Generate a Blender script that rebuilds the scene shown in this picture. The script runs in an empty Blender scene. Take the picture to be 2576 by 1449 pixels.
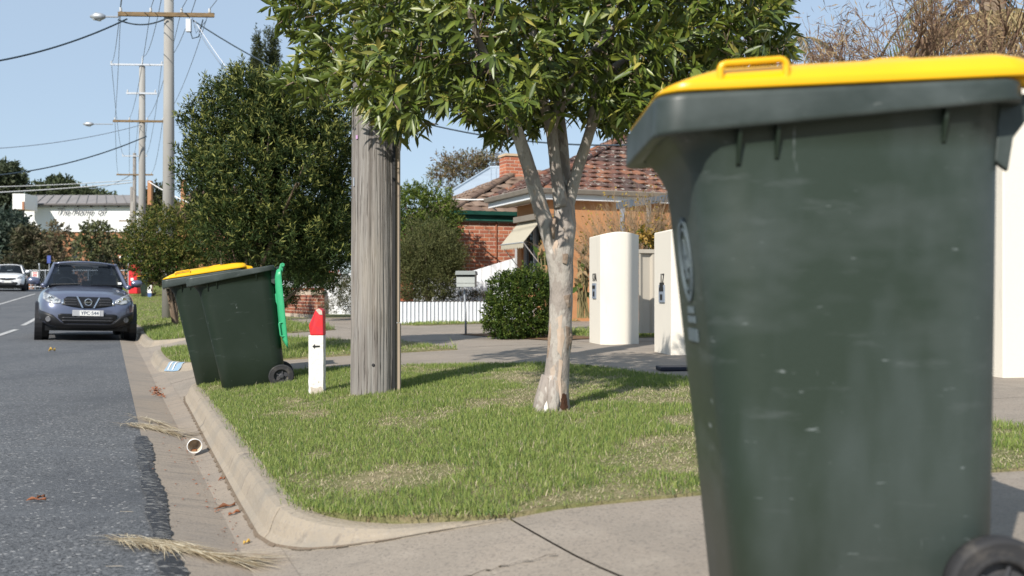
import bpy, math, random
import numpy as np
from mathutils import Vector, Matrix
from mathutils.geometry import delaunay_2d_cdt
random.seed(7); RNG = np.random.default_rng(11)
scene = bpy.context.scene
COL = scene.collection
# ------------------------------------------------------------------ camera, sky, sun, exposure
F, CX, YH, H = 2600.0, 1288.0, 735.0, 0.9      # photo measurements: focal length, optical axis, horizon row, eye height (m)
SUN_EL, SUN_AZ = math.radians(37), math.radians(28)   # sun behind the camera, to its left
cam = bpy.data.cameras.new('camera'); camo = bpy.data.objects.new('camera', cam); COL.objects.link(camo)
cam.sensor_width = 36.0; cam.lens = 36.0 * F / 2576.0
camo.location = (0, 0, H); camo.rotation_euler = (math.radians(90) + math.atan((YH - 724.5) / F), 0, 0)
cam.clip_start = 0.05; cam.clip_end = 3000
cam.dof.use_dof = True; cam.dof.focus_distance = 7.5; cam.dof.aperture_fstop = 3.6
scene.camera = camo
world = bpy.data.worlds.new('World'); scene.world = world; world.use_nodes = True
wn = world.node_tree; wn.nodes.clear()
sky = wn.nodes.new('ShaderNodeTexSky'); sky.sky_type = 'NISHITA'; sky.sun_disc = False
sky.sun_elevation = SUN_EL; sky.sun_rotation = math.radians(180 + 28)
sky.air_density = 1.0; sky.dust_density = 0.0; sky.ozone_density = 3.0; sky.altitude = 0
bg = wn.nodes.new('ShaderNodeBackground'); bg.inputs['Strength'].default_value = 0.125
wo = wn.nodes.new('ShaderNodeOutputWorld')
smx = wn.nodes.new('ShaderNodeMix'); smx.data_type = 'RGBA'; smx.inputs['Factor'].default_value = 0.72   # thin high haze pales the blue evenly
smx.inputs['B'].default_value = (3.5, 4.35, 5.35, 1); wn.links.new(sky.outputs[0], smx.inputs['A'])
wn.links.new(smx.outputs['Result'], bg.inputs[0]); wn.links.new(bg.outputs[0], wo.inputs[0])
sl = bpy.data.lights.new('sun', 'SUN'); sl.energy = 5.0; sl.angle = math.radians(0.5); sl.color = (1.0, 0.945, 0.86)
so = bpy.data.objects.new('sun', sl); COL.objects.link(so)
sd = Vector((math.sin(SUN_AZ) * math.cos(SUN_EL), math.cos(SUN_AZ) * math.cos(SUN_EL), -math.sin(SUN_EL)))
so.rotation_euler = sd.to_track_quat('-Z', 'Y').to_euler(); so.location = (-6, -10, 14)
scene.view_settings.view_transform = 'Standard'; scene.view_settings.look = 'None'
scene.view_settings.exposure = 0.25; scene.view_settings.gamma = 1.0
scene.view_settings.use_curve_mapping = False
scene.cycles.max_bounces = 8; scene.cycles.transparent_max_bounces = 12

# ------------------------------------------------------------------ street frame: s runs along the kerb, v away from it
AN = math.radians(21.3); SA, CA = math.sin(AN), math.cos(AN)
def sv(x, y): return (-SA * x + CA * y, CA * x + SA * y)
def xy(s, v): return (-SA * s + CA * v, CA * s + SA * v)
def interp(x, P):
    if x <= P[0][0]: return P[0][1]
    for (a, b), (c, d) in zip(P, P[1:]):
        if x <= c: return b + (d - b) * (x - a) / (c - a)
    return P[-1][1]
TAIL = [(1.5, .15), (2.5, .22), (4, .27), (5.5, .29), (8, .3), (60, .3)]
ROADP = [(-30, -.2), (-12, .02), (-7, .05), (.2, -.055), (.47, -.09), (.49, -.087)]
PR = ROADP + [(.58, .02), (.66, .045)] + TAIL           # profile across a grass island
PD = ROADP + [(1.3, .125)] + TAIL                       # profile across a driveway crossover
def sst(t): t = min(1, max(0, t)); return t * t * (3 - 2 * t)
def extra(s, v): return 1.12 * sst((s - 28) / 52) + .06 * sst((2.9 - s) / 1.2) * sst((v - .7) / .7)
def zr(s, v): return interp(v, PR) + extra(s, v)
def zd(s, v): return interp(v, PD) + extra(s, v)
def zg(x, y): return zr(*sv(x, y))
def P(px, py, Y): return Vector(((px - CX) / F * Y, Y, H - (py - YH) / F * Y))
def GP(px, py):
    a = (px - CX) / F; b = -(py - YH) / F; Y = 1.0
    while Y < 160:
        Y2 = Y + .02 + Y * .004
        if H + b * Y2 <= zg(a * Y2, Y2):
            lo, hi = Y, Y2
            for _ in range(25):
                m = (lo + hi) / 2
                if H + b * m <= zg(a * m, m): hi = m
                else: lo = m
            return Vector((a * hi, hi, zg(a * hi, hi)))
        Y = Y2
    return Vector((a * 160, 160, zg(a * 160, 160)))
def SV(s, v, z=0): x, y = xy(s, v); return Vector((x, y, z))

# ------------------------------------------------------------------ materials
MATS = {}
def lin(r, g, b): return tuple(((c / 255) / 12.92 if c <= 10 else ((c / 255 + .055) / 1.055) ** 2.4) for c in (r, g, b))
def mat(name, base=(.5, .5, .5), rough=.6, spec=.4, metal=0, layers=(), bump=None, attr=False, rnd=None, transl=0, coat=0, alpha=None, emit=None):
    """layers: (kind, scale, colour, lo, hi, strength[, detail])"""
    if name in MATS: return MATS[name]
    m = bpy.data.materials.new(name); m.use_nodes = True; MATS[name] = m
    N, L = m.node_tree.nodes, m.node_tree.links; N.clear()
    out = N.new('ShaderNodeOutputMaterial'); b = N.new('ShaderNodeBsdfPrincipled')
    b.inputs['Roughness'].default_value = rough; b.inputs['Specular IOR Level'].default_value = spec
    b.inputs['Metallic'].default_value = metal; b.inputs['Coat Weight'].default_value = coat
    b.inputs['Coat Roughness'].default_value = .05
    tc = N.new('ShaderNodeTexCoord')
    def coords(scale):
        mp = N.new('ShaderNodeMapping'); L.new(tc.outputs['Object'], mp.inputs[0])
        mp.inputs['Scale'].default_value = scale if isinstance(scale, tuple) else (scale,) * 3
        if rnd:   # alike pieces share a mesh: shift the pattern from piece to piece
            oi = N.new('ShaderNodeObjectInfo'); vm = N.new('ShaderNodeVectorMath'); vm.operation = 'SCALE'; vm.inputs[0].default_value = (37, 91, 53)
            L.new(oi.outputs['Random'], vm.inputs['Scale']); L.new(vm.outputs[0], mp.inputs['Location'])
        return mp.outputs[0]
    if attr:
        a = N.new('ShaderNodeAttribute'); a.attribute_name = 'col'; cur = a.outputs['Color']
    else:
        c = N.new('ShaderNodeRGB'); c.outputs[0].default_value = (*base, 1); cur = c.outputs[0]
    if rnd:   # list of colours picked per object
        oi = N.new('ShaderNodeObjectInfo'); r = N.new('ShaderNodeValToRGB'); r.color_ramp.interpolation = 'CONSTANT'
        el = r.color_ramp.elements
        while len(el) < len(rnd): el.new(.5)
        for i, cc in enumerate(rnd): el[i].position = i / len(rnd); el[i].color = (*cc, 1)
        L.new(oi.outputs['Random'], r.inputs[0]); cur = r.outputs[0]
    for ly in layers:
        kind, sc, colr, lo, hi, st = ly[:6]; det = ly[6] if len(ly) > 6 else 4
        if kind == 'voronoi':
            t = N.new('ShaderNodeTexVoronoi'); t.inputs['Scale'].default_value = 1; o = t.outputs['Distance']
        elif kind == 'cell':
            t = N.new('ShaderNodeTexVoronoi'); t.inputs['Scale'].default_value = 1; sp = N.new('ShaderNodeSeparateColor')
            L.new(t.outputs['Color'], sp.inputs[0]); o = sp.outputs[0]
        else:
            t = N.new('ShaderNodeTexNoise'); t.inputs['Scale'].default_value = 1; t.inputs['Detail'].default_value = det
            t.inputs['Roughness'].default_value = .6; o = t.outputs['Fac']
        L.new(coords(sc), t.inputs['Vector'])
        mr = N.new('ShaderNodeMapRange'); mr.inputs['From Min'].default_value = lo; mr.inputs['From Max'].default_value = hi
        mr.inputs['To Max'].default_value = st; L.new(o, mr.inputs['Value'])
        mx = N.new('ShaderNodeMix'); mx.data_type = 'RGBA'; L.new(mr.outputs[0], mx.inputs['Factor'])
        L.new(cur, mx.inputs['A']); mx.inputs['B'].default_value = (*colr, 1); cur = mx.outputs['Result']
    L.new(cur, b.inputs['Base Color'])
    if bump:
        t = N.new('ShaderNodeTexNoise'); t.inputs['Scale'].default_value = 1; t.inputs['Detail'].default_value = 6
        L.new(coords(bump[0]), t.inputs['Vector'])
        bp = N.new('ShaderNodeBump'); bp.inputs['Strength'].default_value = bump[1]; bp.inputs['Distance'].default_value = bump[2] if len(bump) > 2 else .01
        L.new(t.outputs['Fac'], bp.inputs['Height']); L.new(bp.outputs[0], b.inputs['Normal'])
    sh = b.outputs[0]
    if transl:
        tr = N.new('ShaderNodeBsdfTranslucent'); L.new(cur, tr.inputs[0]); ms = N.new('ShaderNodeMixShader')
        ms.inputs[0].default_value = transl; L.new(sh, ms.inputs[1]); L.new(tr.outputs[0], ms.inputs[2]); sh = ms.outputs[0]
    if alpha is not None:
        tr = N.new('ShaderNodeBsdfTransparent'); tr.inputs[0].default_value = (.75, .8, .85, 1); ms = N.new('ShaderNodeMixShader')
        ms.inputs[0].default_value = alpha; L.new(tr.outputs[0], ms.inputs[1]); L.new(sh, ms.inputs[2]); sh = ms.outputs[0]
    L.new(sh, out.inputs[0]); return m

# ------------------------------------------------------------------ mesh helpers
class MB:
    def __init__(s): s.v = []; s.f = []
    def add(s, vs, fs):
        o = len(s.v); s.v += [tuple(p) for p in vs]; s.f += [tuple(i + o for i in q) for q in fs]
    def box(s, c, d, R=None):
        c = Vector(c); h = [x / 2 for x in d]
        vs = [Vector((a * h[0], b * h[1], e * h[2])) for a in (-1, 1) for b in (-1, 1) for e in (-1, 1)]
        if R is not None: vs = [R @ p for p in vs]
        s.add([c + p for p in vs], [(0, 1, 3, 2), (4, 6, 7, 5), (0, 4, 5, 1), (2, 3, 7, 6), (0, 2, 6, 4), (1, 5, 7, 3)]); return s
    def hexa(s, a, b):   # two quads (lists of 4 points) joined
        s.add(list(a) + list(b), [(3, 2, 1, 0), (4, 5, 6, 7)] + [(i, (i + 1) % 4, (i + 1) % 4 + 4, i + 4) for i in range(4)]); return s
    def tube(s, pts, rad, n=8, cap=True):
        pts = [Vector(p) for p in pts]; rad = rad if isinstance(rad, (list, tuple)) else [rad] * len(pts)
        rings = []; up = None
        for i, p in enumerate(pts):
            t = (pts[min(i + 1, len(pts) - 1)] - pts[max(i - 1, 0)]).normalized()
            if up is None: up = t.orthogonal().normalized()
            up = (up - t * up.dot(t)); up = up.normalized() if up.length > 1e-6 else t.orthogonal().normalized()
            sd_ = t.cross(up)
            rings.append([p + (up * math.cos(a) + sd_ * math.sin(a)) * rad[i] for a in [2 * math.pi * k / n for k in range(n)]])
        s.loft(rings, cap); return s
    def loft(s, rings, cap=True, closed=True):
        o = len(s.v); n = len(rings[0])
        for r in rings: s.v += [tuple(p) for p in r]
        for i in range(len(rings) - 1):
            for k in range(n if closed else n - 1):
                a = o + i * n + k; b = o + i * n + (k + 1) % n
                s.f.append((a, b, b + n, a + n))
        if cap and closed:
            s.f.append(tuple(o + k for k in range(n))[::-1]); s.f.append(tuple(o + (len(rings) - 1) * n + k for k in range(n)))
        return s
    def lathe(s, prof, n=24, M=None, cap=True):
        M = M or Matrix.Identity(4)
        s.loft([[M @ Vector((r * math.cos(2 * math.pi * k / n), r * math.sin(2 * math.pi * k / n), z)) for k in range(n)] for r, z in prof], cap); return s
    def grid(s, fn, nu, nv):
        s.loft([[fn(i / nu, j / nv) for j in range(nv + 1)] for i in range(nu + 1)], False, False); return s
    def prism(s, poly, d):   # polygon (points) extruded by vector d
        n = len(poly); d = Vector(d); poly = [Vector(p) for p in poly]
        s.add(poly + [p + d for p in poly], [tuple(range(n))[::-1], tuple(range(n, 2 * n))] + [(i, (i + 1) % n, (i + 1) % n + n, i + n) for i in range(n)]); return s
    def build(s, name, m, parent=None, smooth=False, bevel=0, solid=0, sub=0, fix=True):
        me = bpy.data.meshes.new(name); me.from_pydata(s.v, [], s.f)
        me.validate(); 
        if fix:
            import bmesh
            bm = bmesh.new(); bm.from_mesh(me); bmesh.ops.recalc_face_normals(bm, faces=bm.faces); bm.to_mesh(me); bm.free()
        return link(name, me, m, parent, smooth, bevel, solid, sub)
def link(name, me, m, parent=None, smooth=False, bevel=0, solid=0, sub=0):
    me.materials.append(m)
    if smooth: me.polygons.foreach_set('use_smooth', [True] * len(me.polygons))
    o = bpy.data.objects.new(name, me); COL.objects.link(o)
    if parent: setpar(o, parent)
    if solid: md = o.modifiers.new('solid', 'SOLIDIFY'); md.thickness = solid; md.offset = 0
    if bevel: md = o.modifiers.new('bevel', 'BEVEL'); md.width = bevel; md.segments = 2; md.limit_method = 'ANGLE'
    if sub: md = o.modifiers.new('sub', 'SUBSURF'); md.levels = sub; md.render_levels = sub
    return o
def wmat(o):
    m = o.matrix_basis.copy() if o.rotation_mode == 'QUATERNION' or True else None
    return (wmat(o.parent) @ o.matrix_parent_inverse @ m) if o.parent else m
def setpar(o, p): o.parent = p; o.matrix_parent_inverse = wmat(p).inverted()
def tag(o, label=None, cat=None, group=None, kind=None):
    if label: o['label'] = label
    if cat: o['category'] = cat
    if group: o['group'] = group
    if kind: o['kind'] = kind
    return o
def thing(name, label, cat, loc=(0, 0, 0), group=None):
    o = bpy.data.objects.new(name, None); COL.objects.link(o); o.location = loc; o.empty_display_size = .1
    return tag(o, label, cat, group)
def copy_tree(o, parent=None):
    c = o.copy(); COL.objects.link(c)
    if parent: c.parent = parent
    for ch in [x for x in bpy.data.objects if x.parent == o]: copy_tree(ch, c)
    return c
def npmesh(name, V, T, C=None):
    me = bpy.data.meshes.new(name); V = np.asarray(V, np.float32); T = np.asarray(T, np.int32)
    me.vertices.add(len(V)); me.vertices.foreach_set('co', V.ravel())
    me.loops.add(T.size); me.loops.foreach_set('vertex_index', T.ravel())
    me.polygons.add(len(T)); me.polygons.foreach_set('loop_start', np.arange(0, T.size, 3, dtype=np.int32))
    me.update(calc_edges=True)
    if C is not None:
        a = me.attributes.new('col', 'FLOAT_COLOR', 'POINT')
        a.data.foreach_set('color', np.concatenate([C, np.ones((len(C), 1))], 1).astype(np.float32).ravel())
    return me
def text(body, size, loc, rot, m, parent=None, name='lettering', shear=0, ext=.002, align='CENTER', sx=1, bold=0):
    c = bpy.data.curves.new(name, 'FONT'); c.body = body; c.size = size; c.shear = shear; c.extrude = ext; c.align_x = align; c.align_y = 'CENTER'; c.offset = bold
    tmp = bpy.data.objects.new('tmp', c); COL.objects.link(tmp); dg = bpy.context.evaluated_depsgraph_get(); dg.update()
    me = bpy.data.meshes.new_from_object(tmp.evaluated_get(dg)); bpy.data.objects.remove(tmp); me.materials.clear(); me.materials.append(m)
    o = bpy.data.objects.new(name, me); COL.objects.link(o); o.location = loc; o.rotation_euler = rot; o.scale = (sx, 1, 1)
    if parent: setpar(o, parent)
    return o
def unit(a): return a / np.maximum(np.linalg.norm(a, axis=1, keepdims=True), 1e-9)

# ------------------------------------------------------------------ colours and materials
asphalt = mat('asphalt', (.108, .111, .116), .82, .3, layers=[('cell', 92, (.21, .213, .218), .45, 1, .85), ('cell', 112, (.025, .026, .028), .60, .95, .85), ('noise', (1.2, .35, 1), (.07, .074, .082), .45, .7, .7), ('noise', (.5, 3, 1), (.125, .13, .138), .5, .7, .5), ('cell', 85, (.36, .35, .34), .97, .975, .8)], bump=(120, .6, .01))
tar = mat('tar', (.022, .021, .023), .55, .5, layers=[('cell', (36, 120, 60), (.30, .285, .26), .84, .88, .75), ('noise', (18, 90, 20), (.13, .12, .11), .54, .64, .7)], bump=(80, .5))
concrete = mat('concrete', (.295, .25, .205), .9, .2, layers=[('noise', 1.1, (.235, .205, .17), .42, .66, .85), ('noise', 5, (.335, .29, .24), .5, .72, .6), ('cell', 130, (.16, .14, .12), .80, .95, .6), ('noise', 90, (.39, .34, .29), .56, .75, .5), ('noise', (3.5, 20, 8), (.16, .14, .12), .64, .74, .6), ('noise', 16, (.15, .125, .10), .68, .76, .6)], bump=(70, .45))
gutterm = mat('gutter_concrete', (.30, .25, .20), .85, .25, layers=[('noise', (3, 22, 5), (.16, .14, .12), .55, .72, .75), ('noise', 1.6, (.23, .2, .17), .45, .65, .7), ('cell', 120, (.16, .14, .12), .88, .95, .5), ('noise', (6, 70, 6), (.05, .045, .04), .68, .74, .75)], bump=(70, .35))
kerbm = mat('kerb_concrete', (.315, .265, .205), .88, .25, layers=[('noise', 3, (.24, .215, .18), .46, .68, .8), ('noise', (14, 14, 3), (.17, .155, .135), .6, .75, .6), ('cell', 110, (.25, .22, .19), .85, .95, .5), ('noise', 40, (.42, .37, .31), .58, .8, .5), ('noise', (9, 9, 2.2), (.12, .105, .095), .62, .72, .7), ('noise', 14, (.14, .12, .10), .67, .76, .6)], bump=(55, .6))
soil = mat('soil', (.11, .085, .055), .95, .1, layers=[('noise', 30, (.2, .16, .1), .45, .7, .8)], bump=(40, .6))
turf = mat('turf', (.165, .165, .07), .95, .1, layers=[('noise', 3, (.26, .215, .13), .45, .62, .9), ('noise', 40, (.10, .115, .04), .45, .7, .7), ('noise', 25, (.16, .11, .07), .6, .7, .7)], bump=(60, .9))
field = mat('field_grass', (.12, .13, .05), .95, .1, layers=[('noise', .6, (.18, .16, .08), .45, .65, .8)])
blade = mat('grass_blade', attr=True, rough=.6, spec=.25, transl=.3)
leafm = mat('leaf', attr=True, rough=.40, spec=.5, transl=.11)
leafmatt = mat('matt_leaf', attr=True, rough=.65, spec=.25, transl=.25)
barkm = mat('smooth_bark', (.37, .335, .295), .8, .2, layers=[('noise', (9, 9, 4), (.29, .25, .22), .5, .52, .9, 3), ('noise', (13, 13, 5), (.42, .335, .265), .60, .615, .8, 3), ('noise', (11, 11, 4.5), (.50, .46, .415), .61, .625, .85, 3), ('noise', (60, 60, 30), (.20, .17, .145), .58, .72, .7), ('noise', (30, 30, 3), (.17, .14, .12), .66, .72, .7)], bump=((22, 22, 12), .9, .02))
twigm = mat('twig', (.16, .12, .085), .9, .1, layers=[('noise', 9, (.26, .2, .15), .4, .7, .8)])
polewood = mat('weathered_wood', (.265, .248, .23), .9, .2, layers=[('noise', (30, 30, .8), (.17, .15, .135), .45, .62, .9, 8), ('noise', (70, 70, 2.2), (.05, .043, .037), .585, .63, .9, 5), ('noise', (110, 110, 5), (.08, .07, .06), .61, .66, .7, 4), ('noise', (3, 3, .8), (.34, .30, .25), .5, .7, .6), ('noise', (90, 90, 2), (.40, .375, .35), .58, .7, .6)], bump=((60, 60, 1.4), .9, .02))
timber = mat('brown_timber', (.22, .15, .08), .85, .2, layers=[('noise', (6, 30, 30), (.12, .09, .06), .45, .65, .8)])
cpolem = mat('pole_concrete', (.335, .325, .305), .85, .2, layers=[('noise', (3, 3, .6), (.29, .27, .245), .45, .65, .7)])
binm = mat('green_plastic', (.013, .023, .014), .45, .35, layers=[('noise', (2.2, 2.2, 1.2), (.022, .033, .024), .42, .7, .8), ('noise', (7, 7, 28), (.09, .105, .1), .64, .78, .5), ('noise', (34, 34, 14), (.25, .27, .265), .70, .78, .6)], bump=(26, .1, .004))
fadedm = mat('faded_green_plastic', (.024, .037, .026), .46, .4, layers=[('noise', (3.2, 2, 1.1), (.05, .066, .06), .44, .62, .9), ('noise', (1.6, 1.6, 3), (.075, .09, .086), .5, .68, .7), ('noise', (6, 5, 22), (.085, .10, .096), .60, .76, .45), ('noise', (46, 46, 7), (.24, .27, .27), .71, .79, .4), ('noise', (7, 9, 30), (.30, .33, .33), .70, .77, .75), ('noise', (16, 16, 90), (.22, .25, .25), .69, .74, .6)], bump=(60, .12, .003))
rimm = mat('rim_plastic', (.03, .04, .035), .42, .4, layers=[('noise', (5, 5, 7), (.07, .084, .08), .45, .7, .8), ('noise', (20, 20, 40), (.2, .21, .2), .68, .8, .5)])
yellowm = mat('yellow_plastic', (.80, .43, .003), .3, .5, layers=[('noise', (9, 9, 30), (.6, .33, .02), .62, .76, .5), ('noise', 2.5, (.84, .48, .006), .4, .7, .7)])
greenm = mat('mint_plastic', (.045, .38, .175), .38, .5, layers=[('noise', 8, (.03, .30, .14), .5, .7, .6)])
rubber = mat('rubber', (.03, .03, .032), .75, .3, layers=[('noise', 14, (.10, .09, .08), .5, .7, .7)])
hubm = mat('hub_plastic', (.05, .05, .055), .6, .4, layers=[('noise', 20, (.12, .11, .1), .5, .75, .6)])
decal = mat('pale_print', (.11, .14, .155), .6, .3, layers=[('noise', 60, (.12, .15, .14), .55, .7, .8)])
whitep = mat('white_paint', (.78, .77, .74), .6, .3, layers=[('noise', 30, (.55, .53, .48), .6, .75, .6)], bump=(40, .2))
postwhite = mat('flaking_white_paint', (.74, .72, .68), .75, .2, layers=[('noise', 16, (.66, .63, .57), .5, .7, .7), ('noise', (30, 30, 18), (.36, .31, .24), .66, .7, .8)], bump=(36, .8, .01))
redp = mat('red_paint', (.58, .016, .02), .5, .4, layers=[('noise', 20, (.45, .02, .05), .5, .7, .6), ('noise', 50, (.55, .4, .35), .74, .77, .7)])
chip = mat('bare_chipped_concrete', (.5, .44, .37), .9, .2, bump=(60, .5))
black = mat('black_print', (.02, .02, .02), .6, .3)
cream = mat('cream_render', (.74, .69, .60), .85, .2, layers=[('noise', 1.5, (.70, .655, .58), .5, .7, .5), ('noise', 70, (.66, .62, .55), .6, .8, .3), ('noise', (2, 2, .7), (.6, .56, .49), .58, .72, .55), ('noise', (14, 14, 2), (.55, .50, .42), .66, .74, .45)], bump=(80, .15))
terracotta = mat('terracotta', (.30, .11, .06), .85, .2, layers=[('noise', 12, (.2, .09, .06), .45, .7, .7)])
orange_wall = mat('orange_brick_wall', (.47, .235, .115), .9, .15, layers=[('noise', (4, 4, 13), (.44, .20, .085), .45, .65, .5), ('noise', 1, (.55, .27, .12), .4, .7, .5)])
brickm = mat('red_brick', rough=.9, spec=.15, rnd=[(.43, .15, .085), (.50, .18, .10), (.36, .12, .075), (.46, .16, .085), (.40, .145, .09), (.52, .20, .115)], layers=[('noise', 14, (.24, .08, .05), .52, .75, .5)], bump=(50, .4))
oldbrick = mat('garden_brick', rough=.9, spec=.15, rnd=[(.26, .085, .055), (.33, .12, .07), (.22, .08, .06), (.36, .14, .08)], layers=[('noise', 14, (.18, .07, .05), .52, .75, .5)], bump=(50, .4))
mortar = mat('mortar', (.58, .47, .37), .95, .1, layers=[('noise', 20, (.42, .33, .26), .45, .7, .6)])
tilem = mat('old_roof_tile', rough=.88, spec=.2, rnd=[(.21, .09, .06), (.15, .075, .058), (.085, .056, .05), (.27, .12, .07), (.12, .068, .055), (.18, .085, .06), (.30, .145, .09)], layers=[('noise', 7, (.075, .05, .042), .50, .62, .85), ('noise', 9, (.46, .43, .37), .60, .64, .9), ('noise', 30, (.13, .08, .06), .5, .7, .5)], bump=(30, .5))
tileb = mat('brown_roof_tile', rough=.85, spec=.2, rnd=[(.21, .14, .10), (.24, .165, .12), (.18, .12, .09), (.26, .185, .14)], layers=[('noise', 10, (.14, .095, .07), .5, .7, .6)], bump=(30, .3))
greymetal = mat('grey_metal_roof', (.36, .42, .48), .5, .5, layers=[('noise', 2, (.30, .35, .41), .45, .65, .5)])
bluesteel = mat('blue_grey_steel', (.25, .29, .35), .55, .4, layers=[('noise', 6, (.19, .22, .27), .45, .7, .6)])
gutterpaint = mat('taupe_gutter', (.24, .21, .175), .6, .35, layers=[('noise', 4, (.19, .165, .14), .45, .7, .6)])
greenp = mat('dark_green_paint', (.02, .10, .075), .5, .4, layers=[('noise', 4, (.03, .13, .10), .45, .7, .5)])
cladw = mat('white_cladding', (.74, .76, .78), .55, .4, layers=[('noise', (3, 3, 1), (.62, .64, .66), .5, .7, .6), ('noise', (14, 14, 3), (.45, .43, .4), .68, .78, .4)])
cladb = mat('beige_cladding', (.44, .40, .335), .6, .35, layers=[('noise', (6, 6, 1), (.38, .345, .29), .45, .7, .5)])
awningm = mat('beige_canvas', (.46, .42, .33), .85, .15, layers=[('noise', 8, (.4, .36, .28), .45, .7, .5)])
glassdark = mat('window_glass', (.02, .025, .03), .06, .6)
alum = mat('aluminium', (.62, .64, .66), .4, .5, metal=.6)
galv = mat('galvanised_steel', (.42, .44, .47), .5, .5, metal=.5, layers=[('noise', 10, (.34, .36, .39), .45, .7, .6)])
boxgrey = mat('pale_grey_paint', (.40, .42, .40), .55, .35, layers=[('noise', 8, (.34, .36, .345), .5, .7, .5)])
wirem = mat('dark_cable', (.035, .055, .075), .6, .3)
wiregrey = mat('grey_cable', (.22, .27, .34), .5, .4)
wirewhite = mat('white_cable', (.72, .70, .68), .5, .4)
porcelain = mat('insulator', (.6, .6, .6), .3, .5)
drym = mat('dry_frond', attr=True, rough=.8, spec=.2, transl=.15)
# ================================================================== ground, road, gutter, kerbs
def inside(px, py, poly):
    r = np.zeros(len(px), bool); n = len(poly)
    for i in range(n):
        (x1, y1), (x2, y2) = poly[i], poly[(i + 1) % n]
        if y1 == y2: continue
        r ^= ((y1 > py) != (y2 > py)) & (px < (x2 - x1) * (py - y1) / (y2 - y1) + x1)
    return r
def sheet(name, poly, zf, step, m, kind='structure', skirt=0.0, parent=None):
    ss = [p[0] for p in poly]; vv = [p[1] for p in poly]
    B = []; n = len(poly)
    for i in range(n):
        a, b = poly[i], poly[(i + 1) % n]; k = max(1, int(math.hypot(b[0] - a[0], b[1] - a[1]) / step))
        B += [(a[0] + (b[0] - a[0]) * j / k, a[1] + (b[1] - a[1]) * j / k) for j in range(k)]
    gs, gv = np.meshgrid(np.arange(min(ss) + step / 2, max(ss), step), np.arange(min(vv) + step / 2, max(vv), step))
    gs = gs.ravel(); gv = gv.ravel(); q = inside(gs, gv, poly)
    pts = B + list(zip(gs[q], gv[q])); nb = len(B)
    r = delaunay_2d_cdt([Vector(p) for p in pts], [(i, (i + 1) % nb) for i in range(nb)], [], 1, 1e-5)
    V = [SV(p[0], p[1], zf(p[0], p[1])) for p in r[0]]; Fc = [tuple(f) for f in r[2]]
    if skirt:
        o = len(V); bi = [min(range(len(r[0])), key=lambda k: (r[0][k][0] - b[0]) ** 2 + (r[0][k][1] - b[1]) ** 2) for b in B]
        V += [V[i] - Vector((0, 0, skirt)) for i in bi]
        Fc += [(bi[i], bi[(i + 1) % nb], o + (i + 1) % nb, o + i) for i in range(nb)]
    b = MB(); b.v = [tuple(p) for p in V]; b.f = Fc
    o = b.build(name, m, parent, smooth=False)
    if kind: o['kind'] = kind
    return o
def strip(name, s0, s1, vs, zf, ds, m, dz=0, kind='structure', jag=None):
    b = MB(); n = max(2, int((s1 - s0) / ds))
    b.grid(lambda a, c: SV(s0 + (s1 - s0) * a, (vs[int(round(c * (len(vs) - 1)))]) + (jag(s0 + (s1 - s0) * a, int(round(c * (len(vs) - 1)))) if jag else 0),
                           zf(s0 + (s1 - s0) * a, vs[int(round(c * (len(vs) - 1)))]) + dz), n, len(vs) - 1)
    o = b.build(name, m, fix=False)
    if kind: o['kind'] = kind
    return o
strip('ground', -60, 900, [-400, -120, -60, -30, -12, -7, .2, .47, 1.3, 1.5, 2.5, 4, 5.5, 8, 14, 40, 120, 500], zd, 4, field, dz=-.22)
strip('road', -8, 74, [-11, -9.5, -8, -7, -6, -5, -4, -3, -2, -1, -.4, .22], zd, .5, asphalt)
strip('cross_road', 74, 84, [-90, -60, -30, -11, -5, .2, 10, 30, 60], lambda s, v: zd(s, 0) - .004, 2, asphalt)
strip('gutter', -8, 74, [.2, .3, .4, .47, .52, .60], zd, .2, gutterm, dz=.003)
rj = random.Random(3); JT = [rj.uniform(-.007, .007) for _ in range(400)]
def jag(s, i): return (JT[int(s * 30) % 400] + .010 * math.sin(s * 4)) if i == 2 else (.008 * math.sin(s * 9) if i == 0 else 0)
for a, b_ in ((2.6, 4.05), (4.18, 7.25)):
    strip('tar_strip', a, b_, [.155, .2, .24], zd, .03, tar, dz=.009, jag=jag)
for (p, q) in (((0, 843), (42, 829)), ((62, 817), (98, 797)), ((0, 765), (88, 740))):
    a, b_ = GP(*p), GP(*q); (s0, v0), (s1, v1) = sv(a.x, a.y), sv(b_.x, b_.y)
    mb = MB(); mb.grid(lambda t, c: SV(s0 - .6 + (s1 - s0 + .6) * t, v0 + (v1 - v0) * t - .07 + .14 * c, zd(s0 - .6 + (s1 - s0 + .6) * t, v0 - .07) + .006), 24, 1)
    tag(mb.build('lane_marking', mat('worn_road_paint', (.50, .49, .47), .8, .2, layers=[('noise', 18, (.12, .12, .13), .5, .62, .85)]), fix=False), kind='structure')
# concrete slabs: driveway aprons and the footpath
SC = [-5, -3.4, -.6, 1.15, 4.6, 6.4, 8.2, 9.9, 11.4, 13, 15, 17, 19, 22, 25]
VC = [.495, 1.29, 3.92, 5.5, 8.2, 12.5]
for i in range(len(SC) - 1):
    for j in range(len(VC) - 1):
        a, b_, c, d = SC[i] + .0025, SC[i + 1] - .0025, VC[j] + .0025, VC[j + 1] - .0025
        if 4 < (a + b_) / 2 < 8.3 and (c + d) / 2 < 3.92 : continue
        w = .006
        mb = MB(); n1 = max(2, int((b_ - a) / .16)); n2 = max(2, int((d - c) / .16))
        dz0 = random.uniform(-.002, .002)
        mb.grid(lambda t, u: SV(a + (b_ - a) * t, c + (d - c) * u, zd(a + (b_ - a) * t, c + (d - c) * u) - (.005 if t in (0, 1) or u == 1 or (u == 0 and j) else 0) + dz0), n1, n2)
        tag(mb.build('footpath_slab', concrete, fix=False), kind='structure')
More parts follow.
